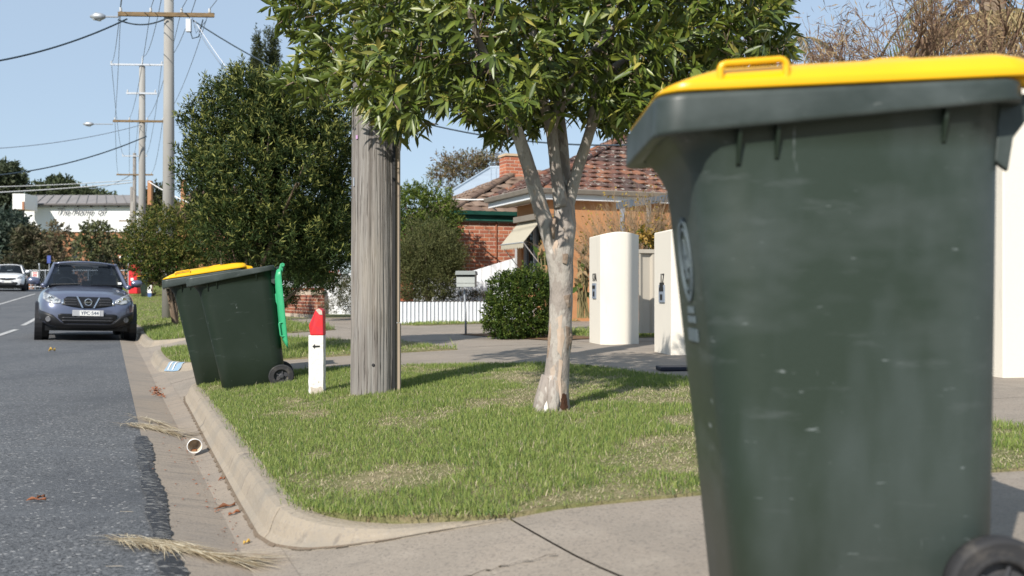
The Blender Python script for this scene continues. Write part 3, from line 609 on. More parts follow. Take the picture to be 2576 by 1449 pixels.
def foliage(name, clumps, ns, m, SL, Ln, W, cols, tip=None, upb=.5, lumpy=1, parent=None, matl=None, shell=.2, spread=.7, gap=0, kind=None):
    """clumps: (px, py, rx, ry, Y, ryd) in photo pixels at depth Y -> ellipsoids of sprigs; m leaves on each sprig"""
    cs = []
    for c in clumps:
        w = P(c[0], c[1], c[4]); k = c[4] / F; cs.append((np.array(w), np.array([c[2] * k, c[5] if len(c) > 5 else c[2] * k, c[3] * k])))
    wt = np.array([r[0] * r[2] for _, r in cs]); wt /= wt.sum(); ci = RNG.choice(len(cs), ns, p=wt)
    ce = np.array([c for c, _ in cs])[ci]; ra = np.array([r for _, r in cs])[ci]
    u = rdir(ns); rr = np.clip(1 - np.abs(RNG.normal(0, shell, ns)), .1, 1.0) + RNG.normal(0, .04, ns)
    lump = 1 + lumpy * .16 * np.sin(u[:, 0] * 7 + ce[:, 0] * 3) * np.sin(u[:, 2] * 6 + 1.3) + .10 * np.sin(u[:, 1] * 9 + u[:, 2] * 8)
    pos = ce + u * ra * (rr * lump)[:, None]
    sd_ = unit(u + np.array([0, 0, upb]) + .55 * rdir(ns))
    t = np.tile(np.linspace(.1, 1, m), ns); si = np.repeat(np.arange(ns), m); n = len(si)
    sl = SL * RNG.uniform(.6, 1.3, ns)
    base = pos[si] + sd_[si] * (sl[si] * t)[:, None]
    d = unit(sd_[si] * (1 - spread * .6) + rdir(n) * spread); nrm = unit(rdir(n) + np.array([0, 0, .8]))
    c = np.array(cols); cc = c[RNG.integers(0, len(c), ns)][si] * RNG.uniform(.75, 1.25, (n, 1))
    if tip is not None:
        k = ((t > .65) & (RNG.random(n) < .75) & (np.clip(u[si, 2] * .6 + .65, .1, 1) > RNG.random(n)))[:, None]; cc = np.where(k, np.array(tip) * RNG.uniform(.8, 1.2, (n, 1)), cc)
    V, T, C = leaves4(base, d, nrm, Ln * RNG.uniform(.7, 1.3, n), W * RNG.uniform(.7, 1.3, n), cc)
    o = link(name, npmesh(name, V, T, C), matl or leafmatt, parent)
    if kind: o['kind'] = kind
    return o, pos
def limb_mesh(name, m, parent, limbs, n=9, rr=.0):
    mb = MB()
    for pts, rad in limbs:
        # smooth with Catmull-Rom
        Q = []; R_ = []; N_ = len(pts)
        for i in range(N_ - 1):
            p0, p1, p2, p3 = [Vector(pts[max(0, min(N_ - 1, i + k))]) for k in (-1, 0, 1, 2)]
            for k in range(5):
                t = k / 5; Q.append(.5 * ((2 * p1) + (p2 - p0) * t + (2 * p0 - 5 * p1 + 4 * p2 - p3) * t * t + (3 * p1 - p0 - 3 * p2 + p3) * t ** 3)); R_.append((rad[i] + (rad[i + 1] - rad[i]) * t) * (1 + random.uniform(-rr, rr)))
        Q.append(Vector(pts[-1])); R_.append(rad[-1]); mb.tube(Q, R_, n)
    return mb.build(name, m, parent, smooth=True)

# ================================================================== street tree on the verge
TY = 5.96; K = TY / F
tree = thing('street_tree', 'small multi-stemmed street tree with glossy leaves and flaking pale bark', 'tree', (.25, TY, .2))
def L_(pts): return [P(a, b_, TY + dy) for a, b_, dy in pts]
limbs = [(L_([(1390, 1075, 0), (1390, 1040, 0), (1396, 990, 0), (1404, 900, 0), (1410, 800, 0), (1412, 700, 0), (1408, 630, 0), (1420, 560, .02), (1418, 500, .03)]), [.135, .112, .080, .067, .065, .068, .084, .066, .054]),
         (L_([(1408, 700, .0), (1388, 610, -.02), (1362, 530, -.05), (1330, 420, -.1), (1300, 330, -.15), (1270, 260, -.2), (1235, 170, -.3), (1200, 90, -.4), (1180, 20, -.5)]), [.04, .050, .046, .040, .036, .032, .024, .018, .012]),
         (L_([(1412, 520, 0), (1400, 440, -.02), (1392, 370, -.03), (1385, 320, -.03), (1362, 240, -.05), (1345, 160, -.1), (1340, 60, -.1), (1345, -60, -.1)]), [.046, .034, .032, .034, .027, .023, .02, .015]),
         (L_([(1422, 520, .06), (1420, 420, .12), (1412, 320, .15), (1400, 240, .2), (1390, 150, .25), (1400, 40, .3), (1420, -80, .3)]), [.045, .033, .03, .026, .022, .018, .014]),
         (L_([(1430, 520, .03), (1452, 430, .02), (1478, 350, -.02), (1494, 290, -.05), (1500, 220, -.05), (1512, 140, -.1), (1530, 20, -.2)]), [.034, .033, .03, .031, .023, .018, .012]),
         (L_([(1387, 322, -.03), (1412, 262, -.06), (1450, 190, -.15), (1500, 120, -.25), (1560, 50, -.35)]), [.03, .03, .026, .02, .012]),
         (L_([(1420, 260, -.05), (1465, 185, -.15), (1530, 95, -.2), (1600, 20, -.3)]), [.022, .024, .02, .012]),
         (L_([(1240, 170, -.3), (1150, 110, .0), (1060, 80, .4), (960, 70, 1.0)]), [.022, .016, .012, .005]),
         (L_([(1505, 200, -.05), (1600, 130, .1), (1720, 90, .2), (1850, 60, .2)]), [.022, .018, .013, .007]),
         (L_([(1390, 150, .25), (1300, 60, .5), (1200, -20, .8)]), [.026, .02, .01])]
limb_mesh('trunk', barkm, tree, limbs, 14, .03)
mb = MB()   # root flare and the hollow at the foot
for a, l in ((165, .125), (215, .13), (265, .12)):
    a = math.radians(a); mb.tube([(.243 + .045 * math.cos(a), TY + .045 * math.sin(a), .42), (.243 + .075 * math.cos(a), TY + .075 * math.sin(a), .28), (.243 + l * math.cos(a), TY + l * math.sin(a), .17)], [.03, .04, .02], 8)
mb.build('root_flare', barkm, tree, smooth=True)
flk = mat('bark_flake_brown', (.27, .20, .15), .9, .15, layers=[('noise', 30, (.40, .33, .27), .5, .7, .7)], bump=(40, .5))
pch = mat('fresh_bark', (.45, .345, .265), .8, .2, layers=[('noise', 20, (.50, .41, .34), .45, .7, .7)])
wht = mat('white_bark', (.70, .67, .62), .75, .2, layers=[('noise', 16, (.58, .55, .5), .5, .7, .6)])
def onbark(px, py, off): # point on the trunk's near side
    cx_, rad = interp(py, [(560, 1414), (630, 1410), (700, 1412), (800, 1410), (900, 1404), (990, 1396), (1040, 1390)]), interp(py, [(560, .068), (630, .083), (700, .068), (800, .065), (900, .067), (990, .08), (1040, .112)])
    x = (px - CX) * K; dx = x - (cx_ - CX) * K; return Vector((x, TY - math.sqrt(max(.0006, rad * rad - dx * dx)) - off, H - (py - YH) * K))
for nm, m, poly, off in (('bark_flake', flk, [(1417, 745), (1432, 740), (1438, 768), (1428, 775)], .012), ('bark_flake', flk, [(1412, 640), (1428, 640), (1424, 665), (1414, 662)], .006),
    ('bark_flake', flk, [(1422, 820), (1433, 822), (1438, 850), (1430, 880), (1424, 872)], .006), ('bark_patch', pch, [(1398, 800), (1414, 790), (1418, 850), (1412, 900), (1402, 880)], .0006),
    ('bark_patch', pch, [(1404, 900), (1414, 905), (1410, 960), (1416, 1000), (1408, 1010), (1402, 950)], .0006), ('bark_patch', wht, [(1374, 975), (1392, 950), (1398, 1000), (1388, 1030), (1366, 1034)], .001), ('bark_patch', pch, [(1386, 600), (1402, 606), (1400, 640), (1390, 632)], .0006),
    ('bark_hollow', mat('dark_heartwood', (.07, .035, .022), .95, .1, bump=(50, .8)), [(1410, 985), (1424, 990), (1428, 1020), (1418, 1034), (1408, 1020)], .004)):
    rg = random.Random(int(poly[0][0])); Q = []
    for i in range(len(poly)):
        a, b_ = poly[i], poly[(i + 1) % len(poly)]
        for k in range(4): Q.append((a[0] + (b_[0] - a[0]) * k / 4 + rg.uniform(-1.6, 1.6), a[1] + (b_[1] - a[1]) * k / 4 + rg.uniform(-1.6, 1.6)))
    cx_, cy_ = sum(q[0] for q in Q) / len(Q), sum(q[1] for q in Q) / len(Q)
    mb = MB(); n = len(Q); mb.add([onbark(cx_, cy_, off + .002)] + [onbark(a, b_, off) for a, b_ in Q] + [onbark(a, b_, -.006) for a, b_ in Q], [(0, 1 + i, 1 + (i + 1) % n) for i in range(n)] + [(1 + i, 1 + n + i, 1 + n + (i + 1) % n, 1 + (i + 1) % n) for i in range(n)])
    mb.build(nm, m, tree)
for pts, rad in (([(1435, 560, .0), (1437, 600, -.02), (1434, 640, -.02)], [.006, .012, .004]), ([(1387, 800, -.02), (1383, 850, -.03), (1380, 900, -.02), (1384, 930, 0)], [.005, .012, .010, .004]), ([(1434, 800, 0), (1436, 850, -.01), (1431, 900, 0)], [.005, .011, .004]), ([(1398, 545, -.07), (1390, 570, -.09), (1393, 600, -.08)], [.006, .016, .006])):
    mb = MB().tube([P(a, b_, TY + c) for a, b_, c in pts], rad, 6); mb.build('peeling_bark', flk, tree, smooth=True)
# crown
LOW = [(650, 175), (690, 235), (740, 262), (800, 262), (860, 262), (905, 250), (950, 300), (1000, 345), (1050, 325), (1090, 285), (1150, 262), (1200, 300), (1240, 345), (1290, 355), (1330, 325), (1400, 290), (1460, 290), (1510, 320), (1560, 335), (1610, 315), (1680, 290), (1760, 260), (1850, 215), (1940, 175), (2010, 130), (2040, 90)]
def sample_crown(n):
    out = []
    while sum(len(o) for o in out) < n:
        x = RNG.uniform(-2.4, 1.9, 4000); y = RNG.uniform(TY - 1.1, TY + 2.5, 4000); z = RNG.uniform(1.8, 3.9, 4000)
        pxl = CX + x * F / y; lf = np.clip((925 - pxl) / 110, 0, 1); yc = TY + .25 * np.clip((1250 - pxl) / 250, 0, 1) + 1.5 * lf; e = ((pxl - 1335) / 690) ** 2 + ((y - yc) / (1.0 - .4 * lf)) ** 2
        low = np.interp(pxl, [p[0] for p in LOW], [p[1] for p in LOW]) - 4
        zl = H + (YH - low) * y / F
        q = (e < 1 + .25 * (vnoise(x, z, 2.5, 3) - .5)) & (z > zl) & (pxl > np.interp(YH - (z - H) * F / y, [0, 60, 130, 190, 260], [668, 700, 745, 695, 705])) & (pxl < 1990) & (z < 3.12 + .42 * np.maximum(y - TY, 0) - .28 * e)
        deep = np.minimum.reduce([1 - e, (z - zl) * 1.4, (3.15 + .42 * np.maximum(y - TY, 0) - z) * 1.2]); q &= RNG.random(4000) < np.where(deep > .42, .35, 1)
        q &= vnoise(x * 1.0 + y * .6, z + y * .5, 3.2, 9) > .20
        out.append(np.stack([x[q], y[q], z[q]], 1))
    return np.concatenate(out)[:n]
NR = 2800; rc = sample_crown(NR); ax = unit(np.stack([(rc[:, 0] - .12) * .55, (rc[:, 1] - TY) * .8 , np.full(NR, .35)], 1) + .6 * rdir(NR)); 
m = 9; si = np.repeat(np.arange(NR), m); n = len(si)
perp = unit(np.cross(ax[si], rdir(n))); th = np.radians(RNG.uniform(25, 95, n)); d = unit(ax[si] * np.cos(th)[:, None] + perp * np.sin(th)[:, None])
shade = (rc[si, 2] < 2.1) & (RNG.random(n) < .6); d = np.where(shade[:, None], unit(d + np.array([0, 0, -.9])), d)
base = rc[si] + d * .008 + ax[si] * RNG.uniform(-.045, .01, n)[:, None]
Ln = RNG.uniform(.07, .125, n); W = Ln * RNG.uniform(.19, .26, n)
LC = np.array([[.085, .12, .017], [.12, .155, .022], [.06, .09, .013], [.165, .19, .03], [.23, .23, .045]])
lc = LC[RNG.choice(5, n, p=[.3, .3, .22, .13, .05])] * RNG.uniform(.8, 1.2, (n, 1)); yl_ = RNG.random(n) < .022; lc[yl_] = np.array([.34, .30, .07]) * RNG.uniform(.8, 1.2, (yl_.sum(), 1))
nrm = unit(ax[si] + .35 * rdir(n)); dr = RNG.uniform(.02, .22, n)
scr = (base[:, 1] < TY - .35) & (base[:, 2] < H + 725 * base[:, 1] / F) & (np.abs(base[:, 0]) < 1.75)
facing = np.abs(nrm[:, 1]) * Ln / base[:, 1] * scr; pick = np.argsort(-facing)[:300]; rest = np.ones(n, bool); rest[pick] = False
V, T, C = leaves8(base[rest], d[rest], nrm[rest], Ln[rest], W[rest], lc[rest], dr[rest])
crown = link('crown', npmesh('crown', V, T, C), leafm, tree); crown['kind'] = 'stuff'
for i in pick:
    V, T, C = leaves8(np.zeros((1, 3)), d[i:i + 1], nrm[i:i + 1], Ln[i:i + 1], W[i:i + 1], lc[i:i + 1], dr[i:i + 1])
    o = link('leaf', npmesh('leaf', V, T, C), leafm); o.location = base[i]; setpar(o, tree)
bi = RNG.choice(NR, 620, replace=False); bp = np.repeat(rc[bi] + ax[bi] * .01, 9, 0); bp = bp + RNG.normal(0, .013, bp.shape)
oc = np.array([[1, 0, 0], [-1, 0, 0], [0, 1, 0], [0, -1, 0], [0, 0, 1], [0, 0, -1]]) * .0052
V = (bp[:, None] + oc[None]).reshape(-1, 3); ot = np.array([[0, 2, 4], [2, 1, 4], [1, 3, 4], [3, 0, 4], [2, 0, 5], [1, 2, 5], [3, 1, 5], [0, 3, 5]])
T = (np.arange(len(bp))[:, None, None] * 6 + ot).reshape(-1, 3); C = np.repeat(np.array([[.25, .22, .04]]) * RNG.uniform(.6, 1.3, (len(bp), 1)), 6, 0)
o = link('berries', npmesh('berries', V, T, C), leafm, tree); o['kind'] = 'stuff'
mb = MB(); ends = [P(a, b_, TY + c) for a, b_, c in ((1235, 170, -.3), (1200, 90, -.4), (1345, 160, -.1), (1390, 150, .25), (1512, 140, -.1), (1500, 120, -.25), (1530, 95, -.2), (1060, 80, .4), (1720, 90, .2), (1150, 110, .0), (1600, 130, .1), (960, 70, 1.0), (1850, 60, .2), (1300, 60, .5))]
for i in RNG.choice(NR, 420, replace=False):
    p = Vector(rc[i]); e = min(ends, key=lambda q: (q - p).length)
    if (p - e).length > .42: e = p - Vector(ax[i]) * .10 - Vector((0, 0, -.02))
    mid = (p + e) / 2 + Vector((random.uniform(-.06, .06), random.uniform(-.06, .06), random.uniform(-.09, .03)))
    mb.tube([e, mid, p], [.005, .0035, .002], 4, False)
mb.build('twigs', twigm, tree)['kind'] = 'stuff'
# ================================================================== bricks, tiles, fences
def piece(nm, me, m, parent, M):
    o = bpy.data.objects.new(nm, me); COL.objects.link(o); o.parent = parent; o.matrix_parent_inverse = wmat(parent).inverted(); o.matrix_basis = M; return o
def unit_box(nm, d, m, ch=.004):
    mb = MB(); h = [x / 2 for x in d]
    mb.loft([[Vector((sx * (h[0] - c), y, sz * (h[2] - c))) for sx, sz in ((-1, -1), (1, -1), (1, 1), (-1, 1))] for y, c in ((h[1], 0), (-h[1] + ch, 0), (-h[1], ch))])
    me = bpy.data.meshes.new(nm); me.from_pydata(mb.v, [], mb.f); me.materials.append(m); return me
def frame(o, ang): return Matrix.Translation(o) @ Matrix.Rotation(ang, 4, 'Z')   # local x along the wall, local -y its outward side
def brick_face(parent, M, w, z0, z1, m, bw=.235, bh=.076, off=0, proud=.003):
    g = .016; row = 0; z = z0
    full = unit_box('brick', (bw, .03, bh), m); 
    cache = {}
    while z + bh <= z1 + .001:
        x = 0 if row % 2 == 0 else -(bw + g) / 2
        while x < w - .02:
            a, b_ = max(0, x), min(w, x + bw)
            if b_ - a > .03:
                key = round(b_ - a, 3)
                if key not in cache: cache[key] = full if abs(key - bw) < .002 else unit_box('brick', (b_ - a, .03, bh), m)
                piece('brick', cache[key], m, parent, M @ Matrix.Translation(((a + b_) / 2, .012 - proud + random.uniform(-.002, .002), z + bh / 2)))
            x += bw + g
        z += bh + g; row += 1
def roof_plane(parent, A, B_, C_, D, tm, tw=.30, th=.33, nmax=999, nm='roof_tile'):
    """tiles on the quad A-B (eave) to D-C (ridge); tiles outside the quad are skipped"""
    A, B_, C_, D = map(Vector, (A, B_, C_, D)); ex = (B_ - A).normalized(); nn = (B_ - A).cross(D - A).normalized(); ey = nn.cross(ex)
    Hh = (D - A).dot(ey); xa, xb = (D - A).dot(ex), (C_ - A).dot(ex); Lw = (B_ - A).length
    mb = MB(); k = 6; t = .016
    prof = lambda u: .011 * math.cos(2 * math.pi * (u - .5))
    mb.loft([[Vector(((i / k - .5) * tw, y, prof(i / k) + zz)) for i in range(k + 1)] for y, zz in ((th * .55, .002), (-th * .5, .028), (-th * .5, .008))], False, False)
    me = bpy.data.meshes.new(nm); me.from_pydata(mb.v, [], mb.f); me.materials.append(tm); cnt = 0
    R = Matrix((ex, ey, nn)).transposed().to_4x4(); rest = MB(); y = th * .5; row = 0
    while y < Hh:
        f = y / Hh; l, r = xa * f, Lw + (xb - Lw) * f
        x = (0 if row % 2 else tw / 2)
        while x < Lw:
            if l + tw * .3 < x < r - tw * .3:
                Mx = Matrix.Translation(A + ex * x + ey * y + nn * (.012 + random.uniform(0, .006))) @ R @ Matrix.Rotation(random.uniform(-.02, .02), 4, 'Z')
                if cnt < nmax: piece(nm, me, tm, parent, Mx)
                else: rest.add([Mx @ v.co for v in me.vertices], [tuple(p.vertices) for p in me.polygons])
                cnt += 1
            x += tw
        y += th; row += 1
    if rest.v: rest.build(nm, tm, parent)['kind'] = 'stuff'
    b = MB(); b.add([A - nn * .03, B_ - nn * .03, C_ - nn * .03, D - nn * .03, A - nn * .06, B_ - nn * .06, C_ - nn * .06, D - nn * .06], [(0, 1, 2, 3), (7, 6, 5, 4), (0, 4, 5, 1), (1, 5, 6, 2), (2, 6, 7, 3), (3, 7, 4, 0)]); b.build('roof_deck', mat('roof_underlay', (.08, .05, .04), .9, .1), parent)
def ridge_caps(parent, A, B_, m, n, r=.11):
    A, B_ = Vector(A), Vector(B_); d = (B_ - A); L = d.length / n; q = d.to_track_quat('Y', 'Z').to_matrix().to_4x4()
    mb = MB(); mb.loft([[Vector((r * s * math.cos(a), y, r * s * math.sin(a) * .8 - .02)) for a in [math.pi * k / 6 for k in range(7)]] for y, s in ((0, 1.06), (L * 1.05, .92))], False, False)
    me = bpy.data.meshes.new('ridge_tile'); me.from_pydata(mb.v, [], mb.f); me.materials.append(m)
    for i in range(n): piece('ridge_tile', me, m, parent, Matrix.Translation(A + d * (i / n)) @ q)
def corrugated(nm, M, w, z0, z1, pitch, amp, m, parent, shape='sin', pan=None, ztop=None):
    """wall sheet in a local frame: x along, z up; built panel by panel"""
    pan = pan or w; x = 0
    while x < w - .01:
        x1 = min(w, x + pan); n = max(2, int((x1 - x) / pitch * 8)); mb = MB()
        def y(u):
            ph = (u / pitch) % 1
            if shape == 'sin': return amp * math.cos(2 * math.pi * ph)
            return -amp if ph < .18 else (-amp + 2 * amp * (ph - .18) / .12 if ph < .3 else (amp if ph < .88 else amp - 2 * amp * (ph - .88) / .12))
        us = [x + (x1 - x) * i / n for i in range(n + 1)]
        mb.loft([[M @ Vector((u, y(u) + dy, z)) for u in us] for z, dy in (((z0), 0), ((z0 + z1) / 2, .0))] + [[M @ Vector((u, y(u), (ztop(u) if ztop else z1))) for u in us]], False, False)
        o = mb.build(nm, m, parent, fix=False); md = o.modifiers.new('solid', 'SOLIDIFY'); md.thickness = .003
        x = x1 + .004
def wdir(v): return math.atan2(v[1], v[0])

# --- orange brick house with old terracotta tiles
PERP = -AN + 0 ; ANG = math.radians(21.3)
ex = Vector((CA, SA, 0)); us = Vector((-SA, CA, 0))           # across the street / along the street
EC = P(1340, 478, 20.7)                                        # near front eave corner
oh = thing('tiled_house', 'orange brick house with mossy terracotta tile roof, white fascia and canvas awning', 'house', (EC.x, EC.y, .3))
ez = EC.z; W0 = EC + ex * .42 + us * .16                        # wall corner under the eaves
GZ = .28
def wallbox(nm, m, parent, A, dirx, L, z0, z1, t=.22, inward=None):
    inward = inward or Vector((-dirx.y, dirx.x, 0)); A = Vector((A.x, A.y, 0))
    mb = MB(); mb.hexa([A + Vector((0, 0, z0)), A + dirx * L + Vector((0, 0, z0)), A + dirx * L + inward * t + Vector((0, 0, z0)), A + inward * t + Vector((0, 0, z0))], [A + Vector((0, 0, z1)), A + dirx * L + Vector((0, 0, z1)), A + dirx * L + inward * t + Vector((0, 0, z1)), A + inward * t + Vector((0, 0, z1))]); return mb.build(nm, m, parent)
wallbox('wall', orange_wall, oh, W0, ex, 9.0, GZ, ez - .17)
# street front: wall with a corner window
WA = W0 + us * .02
def front(s0, s1, z0, z1, nm='wall', m=orange_wall, t=.22, dep=0): return wallbox(nm, m, oh, W0 + us * s0 + ex * dep, us, s1 - s0, z0, z1, t, ex)
front(.223, .36, GZ, ez - .17); front(.36, 1.5, GZ, .98); front(.36, 1.5, 2.35, ez - .17); front(1.5, 1.75, GZ, ez - .17)
win = front(.37, 1.49, 1.0, 2.34, 'window', glassdark, .03, .10)
for a, b_, z0, z1 in ((.362, .41, .98, 2.35), (1.45, 1.498, .98, 2.35), (.41, 1.45, .98, 1.03), (.41, 1.45, 2.29, 2.35), (.90, .95, 1.03, 2.29), (.41, .9, 1.80, 1.85)):
    w = front(a, b_, z0, z1, 'window_frame', alum, .06, .05); setpar_m = w.matrix_world.copy(); w.parent = win; w.matrix_parent_inverse = wmat(win).inverted()
sl_ = front(.32, 1.54, .93, .979, 'window_sill', terracotta, .3, -.06); sl_.parent = win; sl_.matrix_parent_inverse = wmat(win).inverted()
qn = MB()   # pier of darker bricks beside the window
QM = frame(Vector((W0.x, W0.y, 0)) - us * .004, ANG)
for k in range(26): piece('quoin_brick', unit_box('quoin_brick', (.11, .03, .072), mat('brown_brick', (.27, .15, .085), .9, .15)), MATS['brown_brick'], oh, QM @ Matrix.Translation((.06, -.004, .34 + k * .085)))
mb = MB()   # awning: sloping canvas with a scalloped valance
a0, a1 = W0 + us * .30 - ex * .02, W0 + us * 1.58 - ex * .02
tp = [a0 + Vector((0, 0, 2.42 - W0.z)), a1 + Vector((0, 0, 2.42 - W0.z))]; bt = [p - ex * .42 + Vector((0, 0, -.50)) for p in tp]
n = 24; mb.loft([[tp[0].lerp(tp[1], i / n) for i in range(n + 1)], [bt[0].lerp(bt[1], i / n) for i in range(n + 1)], [bt[0].lerp(bt[1], i / n) + Vector((0, 0, -.09 - .035 * (i % 2))) for i in range(n + 1)]], False, False)
aw = mb.build('awning', awningm, oh, solid=.006, fix=False)
mb = MB(); mb.tube([bt[0], bt[1]], .014, 6); mb.tube([tp[0] + Vector((0, 0, -1.0)), bt[0]], .01, 6); mb.tube([tp[1] + Vector((0, 0, -1.0)), bt[1]], .01, 6); mb.build('awning_rail', alum, aw)
mb = MB(); mb.prism([tp[0] + ex * .04 + Vector((0, 0, .12)), tp[0] - ex * .14 + Vector((0, 0, .10)), tp[0] - ex * .14 + Vector((0, 0, -.02)), tp[0] + ex * .04 + Vector((0, 0, -.02))], us * 1.28); mb.build('awning_hood', gutterpaint, aw)
def eave(A, d, L, out):
    A = Vector(A); i = -out
    mb = MB(); mb.hexa([A + Vector((0, 0, -.17)), A + d * L + Vector((0, 0, -.17)), A + d * L + i * .025 + Vector((0, 0, -.17)), A + i * .025 + Vector((0, 0, -.17))], [A + Vector((0, 0, -.06)), A + d * L + Vector((0, 0, -.06)), A + d * L + i * .025 + Vector((0, 0, -.06)), A + i * .025 + Vector((0, 0, -.06))]); mb.build('fascia', cladw, oh)
    mb = MB(); q = [Vector((0, 0, -.058)), out * .09 + Vector((0, 0, -.05)), out * .115 + Vector((0, 0, .03)), out * .10 + Vector((0, 0, .045)), Vector((0, 0, .02))]
    mb.prism([A + p for p in q], d * L); mb.build('gutter', gutterpaint, oh)
eave(EC, ex, 9.5, -us); eave(EC, us, 2.6, -ex)
mb = MB(); A = EC + Vector((0, 0, -.15)); mb.prism([A + ex * .026 + us * .026, A + ex * 9.4 + us * .026, A + ex * 9.4 + us * .17, A + ex * .43 + us * .17, A + ex * .43 + us * 2.5, A + ex * .026 + us * 2.5], (0, 0, -.012)); mb.build('soffit', mat('pale_soffit', (.55, .52, .45), .8, .2), oh)
sl2 = .44; hw = 4.2; RZ = hw * sl2
A = EC; B_ = EC + ex * 12; D = EC + ex * hw + us * hw + Vector((0, 0, RZ)); C_ = EC + ex * 12 + us * hw + Vector((0, 0, RZ))
roof_plane(oh, A, B_, C_, D, tilem, nmax=290)
E2 = EC + us * 2.6
roof_plane(oh, E2, EC, D, D + us * .01, tilem, nmax=0)
ridge_caps(oh, E2 + Vector((0, 0, .03)), D + Vector((0, 0, .05)), tilem, 18)
ridge_caps(oh, EC + Vector((0, 0, .03)), D + Vector((0, 0, .05)), tilem, 16); ridge_caps(oh, D + Vector((0, 0, .05)), C_ + Vector((0, 0, .05)), tilem, 20)
# mast bracket where the service cable meets the eave
mb = MB(); q = P(1240, 505, 23.2); mb.box(q + Vector((.05, 0, 0)), (.1, .06, .22)); mb.tube([q, q + Vector((0, 0, -.15)), q + Vector((.08, -.05, -.22))], .015, 6); mb.build('cable_bracket', galv, oh)
# --- steel carport frame
cp = thing('carport_frame', 'blue grey steel carport beam on slim posts before the orange wall', 'carport', P(1600, 700, 17.6))
mb = MB(); a, b_ = P(1550, 517, 17.2), P(1720, 492, 19.0); mb.hexa([a + Vector((0, 0, -.06)), b_ + Vector((0, 0, -.06)), b_ + Vector((.02, .06, -.06)), a + Vector((.02, .06, -.06))], [a + Vector((0, 0, .06)), b_ + Vector((0, 0, .06)), b_ + Vector((.02, .06, .06)), a + Vector((.02, .06, .06))]); mb.build('beam', bluesteel, cp)
for px, Y in ((1567, 17.5), (1633, 18.2)):
    t = P(px, 515, Y); mb = MB(); mb.box((t.x, t.y + .06, (t.z + .3) / 2), (.075, .075, t.z - .3)); mb.build('post', bluesteel, cp)
# --- red brick house behind
RC = P(1128, 532, 24.7); rh = thing('brick_house', 'red brick house with brown tile roof and dark green gutter', 'house', (RC.x, RC.y, .3))
W1 = RC + ex * .2 + us * .10
wallbox('wall', mortar, rh, W1 - us * .001, ex, 6.0, GZ, RC.z - .12); wallbox('wall', mat('plain_red_brick', (.36, .11, .06), .9, .1), rh, W1 + us * .24, us, 7, GZ, RC.z - .12, .2, ex)
brick_face(rh, frame(Vector((W1.x, W1.y, 0)), ANG), 2.15, .95, RC.z - .16, brickm)
mb = MB(); mb.box(W1 + ex * 1.05 - us * .02 + Vector((0, 0, -1.2)), (.03, .02, 2.2)); mb.build('wall_pipe', terracotta, rh)
for d, L, out in ((ex, 6.2, -us), (us, 7, -ex)):
    mb = MB(); mb.hexa([RC + Vector((0, 0, -.2)), RC + d * L + Vector((0, 0, -.2)), RC + d * L - out * .03 + Vector((0, 0, -.2)), RC - out * .03 + Vector((0, 0, -.2))], [RC + Vector((0, 0, -.03)), RC + d * L + Vector((0, 0, -.03)), RC + d * L - out * .03 + Vector((0, 0, -.03)), RC - out * .03 + Vector((0, 0, -.03))]); mb.build('fascia', greenp, rh)
    mb = MB(); mb.prism([RC + p for p in (Vector((0, 0, -.06)), out * .09 + Vector((0, 0, -.06)), out * .12 + Vector((0, 0, .03)), Vector((0, 0, .02)))], d * L); mb.build('gutter', greenp, rh)
hw2 = 2.9; D = RC + ex * hw2 + us * hw2 + Vector((0, 0, 1.35)); C_ = RC + ex * 7 + us * hw2 + Vector((0, 0, 1.35))
roof_plane(rh, RC, RC + ex * 7, C_, D, tileb, tw=.32, th=.36, nmax=200); roof_plane(rh, RC + us * 7, RC, D, D + us * 1.2, tileb, tw=.32, th=.36, nmax=0)
ridge_caps(rh, RC + Vector((0, 0, .04)), D + Vector((0, 0, .05)), tileb, 11); ridge_caps(rh, D + Vector((0, 0, .05)), C_ + Vector((0, 0, .05)), tileb, 10)
CH = P(1273, 432, 28); chm = MB(); cw = .60
MCH = frame(Vector((CH.x, CH.y, 0)), ANG); z1 = P(0, 392, 28).z
chm.hexa(*[[MCH @ Vector((x, y, z)) for x, y in ((0.0, .0), (cw, .0), (cw, .5), (.0, .5))] for z in (CH.z - .6, z1 - .02)]); ch = chm.build('chimney', mortar, rh)
brick_face(ch, MCH, cw, CH.z - .5, z1, brickm); brick_face(ch, MCH @ Matrix.Translation((0, .5, 0)) @ Matrix.Rotation(-math.pi / 2, 4, 'Z'), .5, CH.z - .5, z1, brickm)
mb = MB(); mb.hexa(*[[MCH @ Vector((x, y, z)) for x, y in ((-.03, -.03), (cw + .03, -.03), (cw + .03, .53), (-.03, .53))] for z in (z1 + .005, z1 + .07)]); mb.build('chimney_cap', mat('pale_mortar_cap', (.55, .42, .28), .9, .1), ch)
